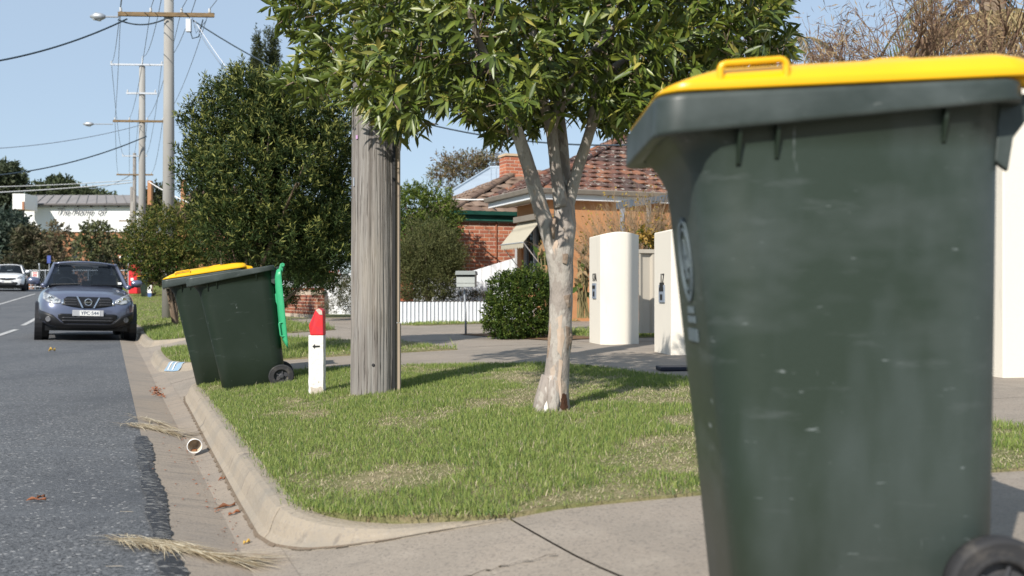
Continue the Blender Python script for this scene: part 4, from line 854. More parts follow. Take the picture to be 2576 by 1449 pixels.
# --- grey metal roof beyond
gh = thing('metal_roof_house', 'house with pale blue grey metal hip roof behind the brown tiled roof', 'house', P(1230, 600, 36))
mb = MB(); a, b_, c, d = P(1100, 505, 34), P(1330, 505, 34), P(1330, 424, 38), P(1232, 424, 38)
mb.add([a, b_, c, d], [(0, 1, 2, 3)]); mb.add([a, d, d + Vector((0, 6, 0)), a + Vector((0, 10, 0))], [(0, 1, 2, 3)]); rf = mb.build('roof', greymetal, gh, solid=.03)
for k in range(18):
    f = (k + .5) / 18; t0 = a.lerp(b_, f); x = t0.x; t1 = d.lerp(c, max(0, min(1, (x * 38 / 34 - d.x) / (c.x - d.x)))) if x * 38 / 34 > d.x else None
    if t1: mb = MB(); mb.tube([t0 + Vector((0, -.02, .02)), t1 + Vector((0, -.02, .02))], .022, 4); mb.build('roof_seam', greymetal, rf)
mb = MB(); mb.tube([d + Vector((0, 0, .03)), c + Vector((0, 0, .03))], .07, 6); mb.tube([a + Vector((0, 0, .03)), d + Vector((0, 0, .03))], .05, 6); mb.build('ridge_cap', greymetal, rf)
mb = MB(); mb.hexa([Vector((a.x + .5, 34.6, .2)), Vector((b_.x, 34.6, .2)), Vector((b_.x, 42, .2)), Vector((a.x + .5, 42, .2))], [Vector((a.x + .5, 34.6, a.z)), Vector((b_.x, 34.6, a.z)), Vector((b_.x, 42, a.z)), Vector((a.x + .5, 42, a.z))]); mb.build('wall', orange_wall, gh)

# --- fences
def fence_frame(a, b_): a = Vector((a.x, a.y, 0)); b2 = Vector((b_.x, b_.y, 0)); return frame(a, wdir(b2 - a)), (b2 - a).length
a, b_ = P(985, 815, 19.9), P(1500, 804, 22.4); M, w = fence_frame(a, b_)
lf = thing('corrugated_fence', 'low white corrugated iron fence edging the driveway behind the letterbox', 'fence', a)
corrugated('sheet', M, w, .285, .71, .086, .011, cladw, lf, pan=.78)
mb = MB(); mb.box(M @ Vector((w / 2, .03, .715)), (w, .05, .02), Matrix.Rotation(wdir(b_ - a), 3, 'Z')); mb.build('top_rail', mat('dark_rail', (.10, .09, .08), .8, .2), lf)
mb = MB(); mb.box(M @ Vector((w / 2, .01, .27)), (w, .05, .03), Matrix.Rotation(wdir(b_ - a), 3, 'Z')); mb.build('bottom_rail', MATS['dark_rail'], lf)
a, b_ = P(1040, 745, 22.8), P(1300, 745, 23.0); M, w = fence_frame(a, b_)
f2 = thing('panel_fence', 'white sheet fence with sloping top beside the red brick wall', 'fence', a)
corrugated('panel', M @ Matrix.Translation((0, .12, 0)), w, .75, 1.5, .21, .006, cladw, f2, 'trap', pan=.84, ztop=lambda u: interp(u, [(0, 1.20), (.95, 1.22), (1.0, 1.28), (2.3, 1.68)]))
corrugated('panel', M, w, .66, 1.14, .21, .006, cladw, f2, 'trap', pan=.84)
mb = MB(); mb.box(M @ Vector((w - .02, -.02, 1.2)), (.05, .05, 1.9)); mb.build('post', alum, f2)
a, b_ = P(700, 728, 33.5), P(886, 736, 32.5); M, w = fence_frame(a, b_)
f3 = thing('panel_fence', 'white sheet fence behind the red flowering plant', 'fence', a)
corrugated('panel', M, w, .3, 1.27, .24, .008, cladw, f3, 'trap', pan=.96)
mb = MB(); mb.box(M @ Vector((w / 2 + .3, .25, 1.0)), (w - .9, .04, 1.0)); mb.build('raised_panel', cladw, f3)
a, b_ = P(801, 765, 28.4), P(884, 768, 27.9); M, w = fence_frame(a, b_)
f4 = thing('panel_fence', 'short white sheet fence with corner post at the brick wall end', 'fence', a)
corrugated('panel', M, w, .3, 1.0, .2, .008, cladw, f4, 'trap', pan=.8)
mb = MB(); mb.box(M @ Vector((-.03, 0, .65)), (.06, .06, .75)); mb.build('post', alum, f4)
# low garden brick wall along the property line
a, b_ = GP(797, 792), GP(716, 786); gw = thing('garden_wall', 'low red brick garden wall along the property line', 'garden wall', a)
a = Vector((a.x, a.y, 0)); b_ = Vector((b_.x, b_.y, 0)); M = frame(b_, wdir(a - b_)); w = (a - b_).length; gz = .285
mb = MB(); mb.hexa(*[[M @ Vector((x, y, z)) for x, y in ((0, .0), (w, .0), (w, .2), (0, .2))] for z in (gz - .1, gz + .66)]); mb.build('core', mortar, gw)
brick_face(gw, M, w, gz, gz + .62, oldbrick); mb = MB()
for k in range(int(w / .115)): piece('coping_brick', unit_box('coping_brick', (.108, .24, .07), oldbrick), oldbrick, gw, M @ Matrix.Translation((.06 + k * .1155, .1, gz + .70)))
brick_face(gw, M @ Matrix.Translation((w, .014, 0)) @ Matrix.Rotation(math.pi / 2, 4, 'Z') , .2, gz, gz + .62, oldbrick)
# beige steel fence behind the piers
a, b_ = P(1606, 840, 13.6), P(1760, 838, 13.9); M, w = fence_frame(a, b_)
cf = thing('steel_fence', 'beige ribbed steel fence between the two rendered piers', 'fence', a)
corrugated('sheet', M, w, .36, 1.42, .2, .018, cladb, cf, 'trap', pan=.8); mb = MB(); mb.box(M @ Vector((w / 2, 0, 1.44)), (w, .06, .05), Matrix.Rotation(wdir(b_ - a), 3, 'Z')); mb.build('top_rail', cladb, cf)
# --- rendered piers with letterbox slots
PA_ = math.radians(8.4); px_ = Vector((math.cos(PA_), math.sin(PA_), 0)); pu_ = Vector((-math.sin(PA_), math.cos(PA_), 0))
def pier(px, pyb, pyt, wpx, label, num, sideboost=1.0):
    g = GP(px, pyb); Y = g.y; K_ = Y / F; h = (pyb - pyt) * K_; t = thing('gate_pier', label, 'gate pier', g, 'cream rendered letterbox piers at the driveway')
    L = wpx * K_; Wd = .58
    def Q(a, b_, z): return g + px_ * a + pu_ * b_ + Vector((0, 0, z))
    rings = []; n = 10; prof = [(-.05)] 
    poly = [(0, .0)] + [(L * k / n, -.05 * math.sin(math.pi * k / n) - .0) for k in range(1, n)] + [(L, 0), (L, Wd), (0, Wd)]
    mb = MB(); top = lambda a: h + .035 * math.sin(math.pi * max(0, min(1, a / L))) - .02
    mb.loft([[Q(a, b_, -.1) for a, b_ in poly], [Q(a, b_, top(a) - .008) for a, b_ in poly], [Q(a * .985 + .006, b_ * .97 + .006, top(a)) for a, b_ in poly]]); mb.build('shaft', cream, t, bevel=.006)
    R = Matrix.Rotation(PA_, 4, 'Z') @ Matrix.Rotation(-math.pi / 2, 4, 'Z') @ Matrix.Rotation(math.pi / 2, 4, 'X')
    e = R.to_euler()
    text(num, .135, Q(-.004, Wd / 2, h * .60), e, black, t, 'house_number', ext=.003)
    mb = MB(); c = [Q(-.012, y, z) for y, z in ((Wd * .34, h * .41), (Wd * .66, h * .41), (Wd * .66, h * .55), (Wd * .34, h * .55))]; mb.prism(c, px_ * .01); pl = mb.build('slot_plate', bluesteel, t)
    mb = MB(); c = [Q(-.016, y, z) for y, z in ((Wd * .38, h * .50), (Wd * .62, h * .50), (Wd * .62, h * .53), (Wd * .38, h * .53))]; mb.prism(c, px_ * .006); mb.build('mail_slot', black, pl)
    mb = MB(); c = [Q(-.016, y, z) for y, z in ((Wd * .44, h * .43), (Wd * .56, h * .43), (Wd * .56, h * .475), (Wd * .44, h * .475))]; mb.prism(c, px_ * .006); mb.build('lock', black, pl)
    return t, Q, h, Wd
pier(1510, 866, 586, 100, 'cream rendered pier numbered 17A with convex sunlit face', '17A')
t_, Q, h_, Wd = pier(1688, 893, 572, 110, 'cream rendered pier numbered 17 beside the big bin', '17')
mb = MB(); mb.prism([Q(-.014, y, z) for y, z in ((Wd * .4, h_ * .53), (Wd * .6, h_ * .53), (Wd * .6, h_ * .57), (Wd * .4, h_ * .57))], px_ * .012); mb.build('doorbell', black, t_)
g = GP(2524, 950); bw = thing('boundary_wall', 'tall cream rendered wall end with terracotta cap behind the big bin', 'wall', g)
def Q(a, b_, z): return g + px_ * a + pu_ * b_ + Vector((0, 0, z))
mb = MB(); mb.hexa([Q(0, 0, -.1), Q(1.6, 0, -.1), Q(1.6, .32, -.1), Q(0, .32, -.1)], [Q(0, 0, 2.19), Q(1.6, 0, 2.19), Q(1.6, .32, 2.19), Q(0, .32, 2.19)]); mb.build('shaft', cream, bw, bevel=.012)
mb = MB(); mb.hexa([Q(-.03, -.04, 2.193), Q(1.63, -.04, 2.193), Q(1.63, .36, 2.193), Q(-.03, .36, 2.193)], [Q(-.02, -.03, 2.25), Q(1.62, -.03, 2.25), Q(1.62, .35, 2.25), Q(-.02, .35, 2.25)]); mb.build('cap', terracotta, bw, bevel=.01)
# --- letterbox on a post
g = GP(1172, 842); lb = thing('letterbox', 'pale grey letterbox with pitched lid on a thin bent post', 'letterbox', g); k = g.y / F
mb = MB(); mb.tube([g + Vector((0, 0, -.05)), g + Vector((-.005, 0, .35)), g + Vector((-.02, 0, .58)), g + Vector((-.012, 0, .66))], .016, 8); mb.build('post', galv, lb, smooth=True)
c = P(1174, 707, g.y); wx, hx = 46 * k, 30 * k; R = Matrix.Rotation(-.06, 3, 'Z')
mb = MB(); mb.box(c, (wx, .3, hx), R); mb.build('box', boxgrey, lb, bevel=.004)
mb = MB(); pr = [R @ Vector((x, -.19, z)) for x, z in ((-wx * .56, hx * .5), (wx * .56, hx * .5), (wx * .52, hx * .5 + 10 * k), (-wx * .52, hx * .5 + 10 * k))]; mb.prism([c + p for p in pr], R @ Vector((0, .38, 0))); mb.build('lid', mat('grey_lid', (.27, .29, .28), .55, .35), lb, bevel=.004)
mb = MB(); mb.box(c + R @ Vector((0, -.153, hx * .42)), (wx * .96, .008, .02), R); mb.build('slot', black, lb)
mb = MB(); mb.box(c + R @ Vector((0, -.152, -.03)), (wx * .98, .004, .008), R); mb.build('seam', mat('grey_seam', (.25, .26, .25)), lb)

# ================================================================== shrubs and trees of the gardens
DK = [(.022, .045, .012), (.03, .06, .014), (.04, .075, .018)]
OL = [(.05, .075, .02), (.07, .095, .028), (.04, .06, .02)]
def plant(nm, label, cat, base, clumps, ns, m, SL, Ln, W, cols, trunk=None, group=None, **kw):
    t = thing(nm, label, cat, base, group); o, pos = foliage('foliage', clumps, ns, m, SL, Ln, W, cols, parent=t, **kw); o['kind'] = 'stuff'
    if trunk:
        mb = MB(); b0 = Vector(base)
        for k in range(trunk[0]):
            q = Vector(pos[RNG.integers(len(pos))]); mid = Vector((b0.x + .22 * (q.x - b0.x), b0.y + .22 * (q.y - b0.y), b0.z + .5 * (q.z - b0.z)))
            mb.tube([b0 + Vector((random.uniform(-1, 1) * trunk[1], random.uniform(-1, 1) * trunk[1], -.05)), mid, q], [trunk[1], trunk[1] * .55, trunk[1] * .15], 6, False)
        mb.build('trunk' if 'tree' in nm else 'stems', trunk[2] if len(trunk) > 2 else twigm, t, smooth=True)
    return t
bb = P(632, 905, 11.5); bb.z = .2
plant('bottlebrush_tree', 'dense dark bottlebrush tree with yellow green tips behind the bins', 'tree', bb,
      [(690, 470, 165, 185, 11.5, .9), (600, 460, 105, 125, 11.5, .6), (570, 320, 60, 62, 11.5, .3), (640, 275, 80, 80, 11.4, .4), (730, 300, 110, 80, 11.6, .5), (510, 280, 30, 22, 11.5, .12), (490, 320, 38, 24, 11.5, .12), (500, 385, 45, 32, 11.5, .15), (520, 450, 60, 60, 11.4, .3), (770, 480, 110, 190, 11.8, .6), (600, 580, 95, 75, 11.3, .6), (720, 620, 150, 85, 11.4, .7), (800, 610, 85, 85, 11.9, .5), (540, 245, 26, 34, 11.5, .12), (580, 225, 22, 36, 11.5, .12), (618, 220, 24, 38, 11.5, .1), (690, 235, 34, 46, 11.5, .2), (850, 430, 45, 190, 11.8, .4)],
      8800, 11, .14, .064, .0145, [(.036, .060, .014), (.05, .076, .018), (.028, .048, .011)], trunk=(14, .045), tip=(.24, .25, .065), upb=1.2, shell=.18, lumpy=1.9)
lp = GP(440, 770); lp = P(440, 770, 23.5); lp.z = .1
plant('street_tree', 'rounded olive green street tree in front of the concrete pole', 'tree', lp,
      [(400, 600, 78, 70, 23.5), (365, 640, 45, 55, 23.3), (455, 580, 60, 55, 23.6), (430, 660, 80, 45, 23.4), (350, 590, 28, 32, 23.4), (385, 690, 24, 34, 23.2), (470, 620, 60, 60, 23.5)],
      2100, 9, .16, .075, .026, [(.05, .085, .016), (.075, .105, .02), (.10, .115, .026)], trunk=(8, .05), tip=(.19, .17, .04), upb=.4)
plant('shrub', 'olive twiggy shrub right of the rounded street tree', 'shrub', P(560, 715, 27), [(520, 610, 60, 60, 27), (575, 625, 75, 55, 26.5), (620, 650, 60, 50, 26.5), (480, 650, 60, 40, 26)], 1300, 9, .16, .07, .018, [(.055, .07, .025), (.075, .09, .034), (.09, .08, .04)], trunk=(20, .02, mat('grey_twig', (.30, .25, .2), .9, .1)), upb=.3, shell=.3)
plant('shrub', 'shrub with coppery new leaves beside the dark bottlebrush', 'shrub', P(560, 700, 25.5), [(540, 570, 40, 24, 25.5), (580, 610, 25, 22, 25.5), (560, 545, 22, 22, 25.5)], 200, 7, .14, .085, .03, [(.28, .13, .07), (.33, .2, .11), (.15, .12, .05)], trunk=(6, .015), upb=.4, shell=.4)
for i, (px, py, rx, ry, Y, lab) in enumerate(((775, 650, 36, 62, 22, 'pale green young conifer in the shade of the bottlebrush'), (700, 690, 50, 90, 24, 'dark green conifer left of the young conifer'), (835, 630, 75, 120, 26, 'black green conifer behind the wooden pole'), (640, 690, 60, 70, 25, 'low dark hedge behind the yellow lidded bin'))):
    plant('conifer' if 'conifer' in lab else 'hedge', lab, 'shrub', P(px, 760, Y), [(px, py, rx, ry, Y), (px, py + ry * .4, rx * 1.15, ry * .6, Y)], 1500, 9, .12, .06, .018, [(.035, .065, .016), (.05, .085, .02)] if i == 0 else DK, upb=.8)
plant('kangaroo_paw', 'clump of red flower stalks in front of the white sheet fence', 'plant', P(805, 740, 26.2), [(790, 728, 34, 16, 26.2), (830, 730, 24, 14, 26.2)], 120, 6, .3, .3, .016, [(.12, .16, .06), (.2, .2, .09)], upb=2, spread=.25)
kp = [o for o in bpy.data.objects if o.name == 'kangaroo_paw'][0]; mb = MB(); mr = MB()
for k in range(16):
    px = random.choice((772, 785, 797, 801, 806, 812, 834, 838, 845)) + random.uniform(-4, 4); b0 = P(px, 735, 26.2); tz = P(px, random.uniform(676, 705), 26.2).z; t = Vector((b0.x + random.uniform(-.08, .08), b0.y, tz))
    mb.tube([b0, t], .008, 4)
    for q in range(7): c = t + Vector((random.uniform(-.05, .05), random.uniform(-.04, .04), -random.uniform(0, .2))); mr.tube([c, c + Vector((random.uniform(-.04, .04), 0, .05))], [.014, .008], 5)
mb.build('stalks', mat('red_stalk', (.25, .06, .04), .8, .2), kp); mr.build('flowers', mat('red_flower', (.55, .07, .05), .7, .2), kp)['kind'] = 'stuff'
plant('clipped_shrub', 'rounded glossy green clipped shrub beside the tree trunk', 'shrub', P(1305, 852, 13.9), [(1305, 765, 78, 78, 13.9, .42), (1275, 800, 58, 52, 13.7, .35), (1345, 770, 52, 75, 14.0, .4), (1330, 725, 55, 42, 14.0, .35), (1270, 730, 40, 42, 13.8, .3), (1300, 815, 80, 40, 13.8, .4)],
      3600, 7, .06, .034, .019, [(.045, .08, .012), (.07, .11, .016), (.10, .135, .022), (.03, .055, .01)], trunk=(10, .02), upb=.7, shell=.12)
sheet('garden_bed', [(13.3, 4.9), (14.3, 4.75), (14.4, 6.6), (12.2, 6.6), (12.0, 5.2)], lambda s, v: zd(s, v) + .01, .3, mat('bark_mulch', (.15, .09, .055), .95, .1, layers=[('noise', 25, (.26, .17, .1), .45, .65, .8)], bump=(40, 1)))
plant('shrub', 'loose grey green shrub with pale twigs behind the low white fence', 'shrub', P(1075, 775, 21.2), [(1078, 655, 78, 100, 21.2, .6), (1100, 690, 58, 70, 21.2, .5), (1030, 690, 50, 80, 21.2, .5), (1120, 650, 40, 60, 21.3, .4)], 4300, 9, .18, .065, .013, [(.10, .11, .036), (.14, .145, .055), (.075, .085, .03)], trunk=(46, .011, mat('pale_twig', (.36, .29, .21), .9, .1)), upb=1.0, shell=.35)
plant('garden_tree', 'bright green leafy tree left of the red brick house', 'tree', P(1060, 740, 23.6), [(1060, 545, 85, 78, 23.6, .7), (1100, 570, 55, 80, 23.6, .5), (1030, 520, 45, 50, 23.6, .5), (1080, 640, 80, 60, 23.8, .5)], 2400, 9, .13, .06, .028, [(.085, .13, .02), (.115, .165, .028), (.06, .095, .016)], trunk=(10, .04), upb=.5, tip=(.16, .19, .04))
plant('shrub', 'low dry scrubby groundcover at the foot of the white panels', 'shrub', P(1100, 752, 21.8), [(1070, 748, 70, 9, 21.6, .25), (1160, 748, 70, 8, 21.8, .25), (1205, 748, 20, 8, 21.8)], 500, 7, .1, .05, .014, [(.09, .08, .045), (.13, .11, .07), (.06, .07, .03)], upb=.6)
plant('shrub', 'olive scrub at the foot of the short white fence by the pole', 'shrub', P(850, 780, 24), [(850, 772, 38, 16, 24, .4), (872, 740, 16, 40, 24, .3)], 420, 8, .14, .05, .01, [(.08, .085, .04), (.12, .11, .06)], upb=.8, shell=.3)
# big leaved bird-of-paradise plants: each leaf a part
lmesh = []
for cidx, cc in enumerate(((.07, .12, .025), (.12, .15, .035), (.30, .19, .09), (.38, .27, .14), (.22, .12, .06))):
    lmesh.append(cc)
def bigleaf_plant(label, leaves, Y, base):
    t = thing('broadleaf_plant', label, 'plant', base, 'half dead broad leaved plants along the orange house')
    for (x0, y0, x1, y1, wpx, ci) in leaves:
        a, b_ = P(x0, y0, Y + random.uniform(-.15, .15)), P(x1, y1, Y + random.uniform(-.15, .15)); d = np.array([list((b_ - a).normalized())]); L = np.array([(b_ - a).length]); V, T, C = leaves8(np.array([list(a)]), d, unit(np.array([[random.uniform(-.4, .4), -1, .3]])), L, np.array([wpx * Y / F]), np.array([lmesh[ci]]), np.array([random.uniform(0, .15)]))
        o = link('leaf', npmesh('leaf', V, T, C), leafmatt); setpar(o, t)
        mb = MB().tube([Vector(base) + Vector((random.uniform(-.1, .1), 0, 0)), a], .009, 5); mb.build('stem', mat('dry_stem', (.24, .2, .1), .85, .2), t)
rl = random.Random(9); ll = []
for k in range(26):
    x = rl.uniform(1452, 1482); y = rl.uniform(640, 745); ll.append((x, y, x + rl.uniform(-24, 24), y + rl.uniform(-45, 28), rl.uniform(9, 18), rl.choice((0, 1, 1, 2, 3, 3, 4))))
bigleaf_plant('half dead broad leaved plant between the tree trunk and pier', ll, 15.5, P(1468, 800, 15.5))
ll = []
for k in range(20):
    x = rl.uniform(1352, 1396); y = rl.uniform(640, 690); ll.append((x, y, x + rl.uniform(-26, 24), y + rl.uniform(-42, 20), rl.uniform(9, 16), rl.choice((0, 1, 2, 3, 3))))
bigleaf_plant('half dead broad leaved plant below the awning window', ll, 16.5, P(1375, 800, 16.5))
# bare shrub in front of the carport, bare trees
def twig_tree(mb, p, d, L, r, depth, spread, rng, up=.1, tips=None, nk=3):
    q = p + d * L; m = (p + q) / 2 + Vector((rng.uniform(-1, 1), rng.uniform(-1, 1), rng.uniform(-1, 1))) * L * .08
    mb.tube([p, m, q], [r, r * .8, r * .62], 4 if depth < 3 else 5, False)
    if depth == 0:
        if tips is not None: tips.append(q)
        return
    for k in range(nk + (rng.random() < .4)):
        v = Vector((rng.gauss(0, 1), rng.gauss(0, 1), rng.gauss(0, 1))).normalized(); nd = (d + v * spread + Vector((0, 0, up))).normalized()
        st = p.lerp(q, rng.uniform(.45, 1)); twig_tree(mb, st, nd, L * rng.uniform(.6, .85), r * .6, depth - 1, spread, rng, up, tips, nk)
rg = random.Random(21); bs = thing('bare_shrub', 'leafless twiggy shrub with few yellow leaves in front of the carport', 'shrub', P(1640, 815, 15.2)); mb = MB(); tips = []
for k in range(20):
    twig_tree(mb, P(1610 + rg.uniform(-60, 60), 780, 15.2), Vector((rg.uniform(-.85, .7), rg.uniform(-.4, .4), 1)).normalized(), rg.uniform(.55, .75), .012, 4, .42, rg, .12, tips)
mb.build('branches', mat('tan_twig', (.30, .22, .14), .9, .1), bs)['kind'] = 'stuff'
tp_ = np.array([list(t) for t in rg.sample(tips, min(len(tips), 520))]); V, T, C = leaves4(tp_, rdir(len(tp_)), rdir(len(tp_)), np.full(len(tp_), .045), np.full(len(tp_), .03), np.tile([[.32, .22, .05]], (len(tp_), 1)))
link('leaves', npmesh('leaves', V, T, C), leafmatt, bs)['kind'] = 'stuff'
plant('vine', 'sprawling vine with yellowing leaves above the beige fence', 'plant', P(1632, 640, 13.9), [(1632, 605, 22, 22, 13.9, .2), (1650, 610, 14, 16, 13.9, .15), (1620, 590, 12, 14, 13.9, .1)], 110, 5, .06, .05, .035, [(.10, .12, .02), (.30, .2, .04), (.35, .22, .06)], upb=.3, shell=.5)
rg = random.Random(4); bt_ = thing('bare_tree', 'bare brown twiggy tree with seed pods above the yellow lid', 'tree', (5.4, 14.5, .3)); mb = MB(); tips = []
mb.tube([(5.4, 14.5, .2), (5.3, 14.5, 1.6), (5.2, 14.4, 3.0)], [.13, .11, .09], 8)
for k in range(26):
    a = k * 2.4; o_ = 1.5 if k % 2 else 0; twig_tree(mb, Vector((5.2 + o_, 14.4 + o_ * .3, 2.9)) + Vector((0, 0, rg.uniform(-.3, .5))), Vector((1.0 * math.cos(a) , .6 * math.sin(a), rg.uniform(.25, .9))).normalized(), rg.uniform(.85, 1.2), .045, 5, .55, rg, .03, tips, 2)
mb.tube([(5.3, 14.5, 1.6), (6.0, 14.7, 2.4), (6.7, 14.85, 3.1)], [.1, .08, .06], 8)
mb.build('trunk', mat('brown_twig', (.15, .095, .065), .9, .1, layers=[('noise', 6, (.24, .16, .11), .4, .7, .8)]), bt_)
sel = np.array([list(t) for t in tips]); sel = sel[RNG.permutation(len(sel))[:5200]]; sel = np.repeat(sel, 5, 0) + RNG.normal(0, .12, (len(sel) * 5, 3)); dd = unit(rdir(len(sel)) * .8 + np.array([0, 0, -.6])); V, T, C = leaves4(sel, dd, rdir(len(sel)), RNG.uniform(.08, .2, len(sel)), RNG.uniform(.008, .02, len(sel)), np.array([[.21, .13, .085], [.30, .20, .11], [.13, .08, .06], [.36, .27, .15]])[RNG.integers(0, 4, len(sel))])
link('seed_pods', npmesh('seed_pods', V, T, C), drym, bt_)['kind'] = 'stuff'
# palm with drooping dry fronds at the right edge
pm = thing('palm_tree', 'palm with drooping dry and green fronds over the bare tree', 'palm tree', (8.2, 17.5, .3)); mb = MB(); mb.tube([(8.2, 17.5, .2), (8.1, 17.5, 3), (8.15, 17.5, 6.3)], [.26, .2, .2], 12); mb.build('trunk', twigm, pm, smooth=True)
def frond(nm, root, yaw, L, rise_, droop, cols, n=46):
    d = Vector((math.cos(yaw), math.sin(yaw), 0)); sdv = Vector((-d.y, d.x, 0)); pts = [root + d * (L * t) + Vector((0, 0, rise_ * t - droop * t * t)) for t in [i / 12 for i in range(13)]]
    mbb = MB(); mbb.tube(pts, [.022 * (1 - .8 * i / 12) for i in range(13)], 4); rr = Vector(random.choice(cols))
    base = []; dr = []
    for k in range(n):
        t = .12 + .88 * k / n; i = min(11, int(t * 12)); p = pts[i].lerp(pts[i + 1], t * 12 - i); ta = (pts[i + 1] - pts[i]).normalized()
        for s_ in (-1, 1): base.append(list(p)); dr.append(list((ta * .75 + sdv * s_ * .6 + Vector((0, 0, -.5 + random.uniform(-.2, .2)))).normalized()))
    o = mbb.build(nm, mat('frond_rib', (.25, .2, .1), .8, .2), pm); base = np.array(base); dr = np.array(dr); m_ = len(base)
    V, T, C = leaves4(base, dr, np.tile([[0, 0, 1.]], (m_, 1)) + .3 * rdir(m_), np.full(m_, L * .24) * RNG.uniform(.7, 1.1, m_), np.full(m_, .03), np.tile([list(rr)], (m_, 1)) * RNG.uniform(.7, 1.2, (m_, 1)))
    link('leaflets', npmesh('leaflets', V, T, C), drym, o)['kind'] = 'stuff'
for k in range(26):
    dry = k % 6 != 0; frond('frond', Vector((8.15, 17.5, 6.2 if not dry else 5.6)), k * 2.399, random.uniform(2.4, 3.4), .6 if not dry else .25, 2.2 if not dry else 3.0, ((.30, .22, .11), (.38, .29, .15), (.24, .17, .09)) if dry else ((.05, .07, .03), (.09, .11, .04)))
for k in range(6): frond('frond', Vector((4.5, 16.5, 4.9)), k * .8 + 1.6, random.uniform(.8, 1.2), .4, 1.1, ((.07, .08, .06), (.10, .10, .07)), 34)
# ================================================================== far poles and wires
AX = Vector((1, .05, 0)).normalized()
def insul(mb, p, h=.14): mb.lathe([(.012, 0), (.045, .02), (.03, .05), (.045, .07), (.03, .1), (.04, .12), (.01, h)], 8, Matrix.Translation(p))
def far_pole(label, px, Y, pytop, m, r0, r1, arms, lamp=None, base=None, group='utility poles along the street'):
    x = (px - CX) / F * Y; b0 = Vector((x, Y, zg(x, Y))); t = thing('utility_pole', label, 'utility pole', b0, group); zt = P(0, pytop, Y).z
    mb = MB(); mb.tube([b0 - Vector((0, 0, .2)), Vector((x, Y, (b0.z + zt) / 2)), Vector((x, Y, zt))], [r0, (r0 + r1) / 2, r1], 20); mb.build('shaft', m, t, smooth=True)
    out = {}
    for ai, (py, l, r_, am, th, ins) in enumerate(arms):
        k = Y / F; z = P(0, py, Y).z; a = Vector((x, Y - .16, z)) + AX * ((l - px) * k); b_ = Vector((x, Y - .16, z)) + AX * ((r_ - px) * k)
        q = Vector((0, 0, th / 2)); u = us * .05
        mb = MB(); mb.hexa([a - q - u, b_ - q - u, b_ - q + u, a - q + u], [a + q - u, b_ + q - u, b_ + q + u, a + q + u]); am_ = mb.build('cross_arm', am, t)
        pts = []
        for f in ins:
            p = a.lerp(b_, f) + q; mb = MB(); insul(mb, p); mb.build('insulator', porcelain, am_, smooth=True); pts.append(p + Vector((0, 0, .12)))
        out[ai] = (a, b_, pts)
    if lamp:
        (x0, x1, py, ax_) = lamp; k = Y / F; z = P(0, py, Y).z; s_ = Vector((x, Y - .16, z)) + AX * ((ax_ - px) * k); e_ = Vector((x, Y - .16, z)) + AX * ((x1 - px) * k); h_ = Vector((x, Y - .16, z)) + AX * ((x0 - px) * k)
        mb = MB(); mb.tube([s_, e_], .025, 6); la = mb.build('lamp_arm', galv, t)
        d = (h_ - e_); mb = MB(); mb.tube([e_, e_ + d * .25, e_ + d * .6, h_], [.05, .10, .12, .03], 10); mb.build('lamp_head', galv, la, smooth=True)
        mb = MB(); mb.tube([e_ + d * .3 - Vector((0, 0, .07)), e_ + d * .8 - Vector((0, 0, .05))], [.07, .05], 8); mb.build('lamp_lens', mat('lamp_glass', (.6, .62, .62), .2, .5), la, smooth=True)
    return t, out, Vector((x, Y, zt))
p1, A1, T1 = far_pole('tall pale concrete utility pole rising behind the rounded street tree', 424, 29.4, -120, cpolem, .185, .125, [(40, 303, 541, timber, .11, (.03, .34, .66, .95))], lamp=(235, 272, 47, 304))
cc = Vector((T1.x, 29.2, P(0, 52, 29.2).z)) + AX * .62; mb = MB(); mb.box(cc + Vector((0, 0, -.12)), (.14, .12, .36)); mb.build('fuse_box', galv, p1)
mb = MB(); mb.tube([cc + Vector((.05, 0, -.3)), cc + Vector((.12, -.05, -.5)), cc + Vector((.3, -.05, -.45)), cc + Vector((.36, 0, -.1)), cc + Vector((.4, 0, .05))], .018, 6); mb.tube([cc + Vector((.1, 0, .1)), cc + Vector((.22, -.05, -.35)), cc + Vector((.5, 0, .02))], .01, 5); mb.build('cable_loop', wirem, p1, smooth=True)
p2, A2, T2 = far_pole('grey utility pole with three cross arms behind the tall concrete pole', 357, 54, 166, cpolem, .20, .15, [(164, 281, 411, galv, .08, (.02, .98)), (236, 320, 396, galv, .09, (.05, .95)), (306, 287, 425, timber, .11, (.04, .3, .62, .9))], lamp=(214, 240, 314, 288))
mb = MB(); insul(mb, T2, .55); mb.build('insulator', porcelain, p2)
p3, A3, T3 = far_pole('distant thin timber utility pole with two cross arms', 338, 84, 385, polewood, .17, .13, [(393, 309, 371, galv, .09, (.03, .97)), (440, 295, 386, timber, .12, (.04, .35, .65, .95))])
p4, A4, T4 = far_pole('most distant short utility pole before the white factory wall', 331, 112, 470, polewood, .22, .16, [(556, 300, 345, timber, .14, (.1, .5, .9))])
mb = MB(); c = Vector((T4.x + .35, 111.7, P(0, 545, 112).z)); mb.tube([c, c + Vector((0, 0, 1.6))], [.28, .28], 10); mb.build('transformer', cpolem, p4)
def wire(label, a, b_, sag, m, r, group='overhead wires', n=28):
    a, b_ = Vector(a), Vector(b_); mb = MB(); mb.tube([a.lerp(b_, i / n) - Vector((0, 0, 4 * sag * (i / n) * (1 - i / n))) for i in range(n + 1)], r, 5, False)
    return tag(mb.build('overhead_wire', m, smooth=True), label, 'wire', group)
NEAR = [Vector((-.99, 7.24, 9.02)) + ex * q for q in (-1.25, -.45, .45, 1.25)]
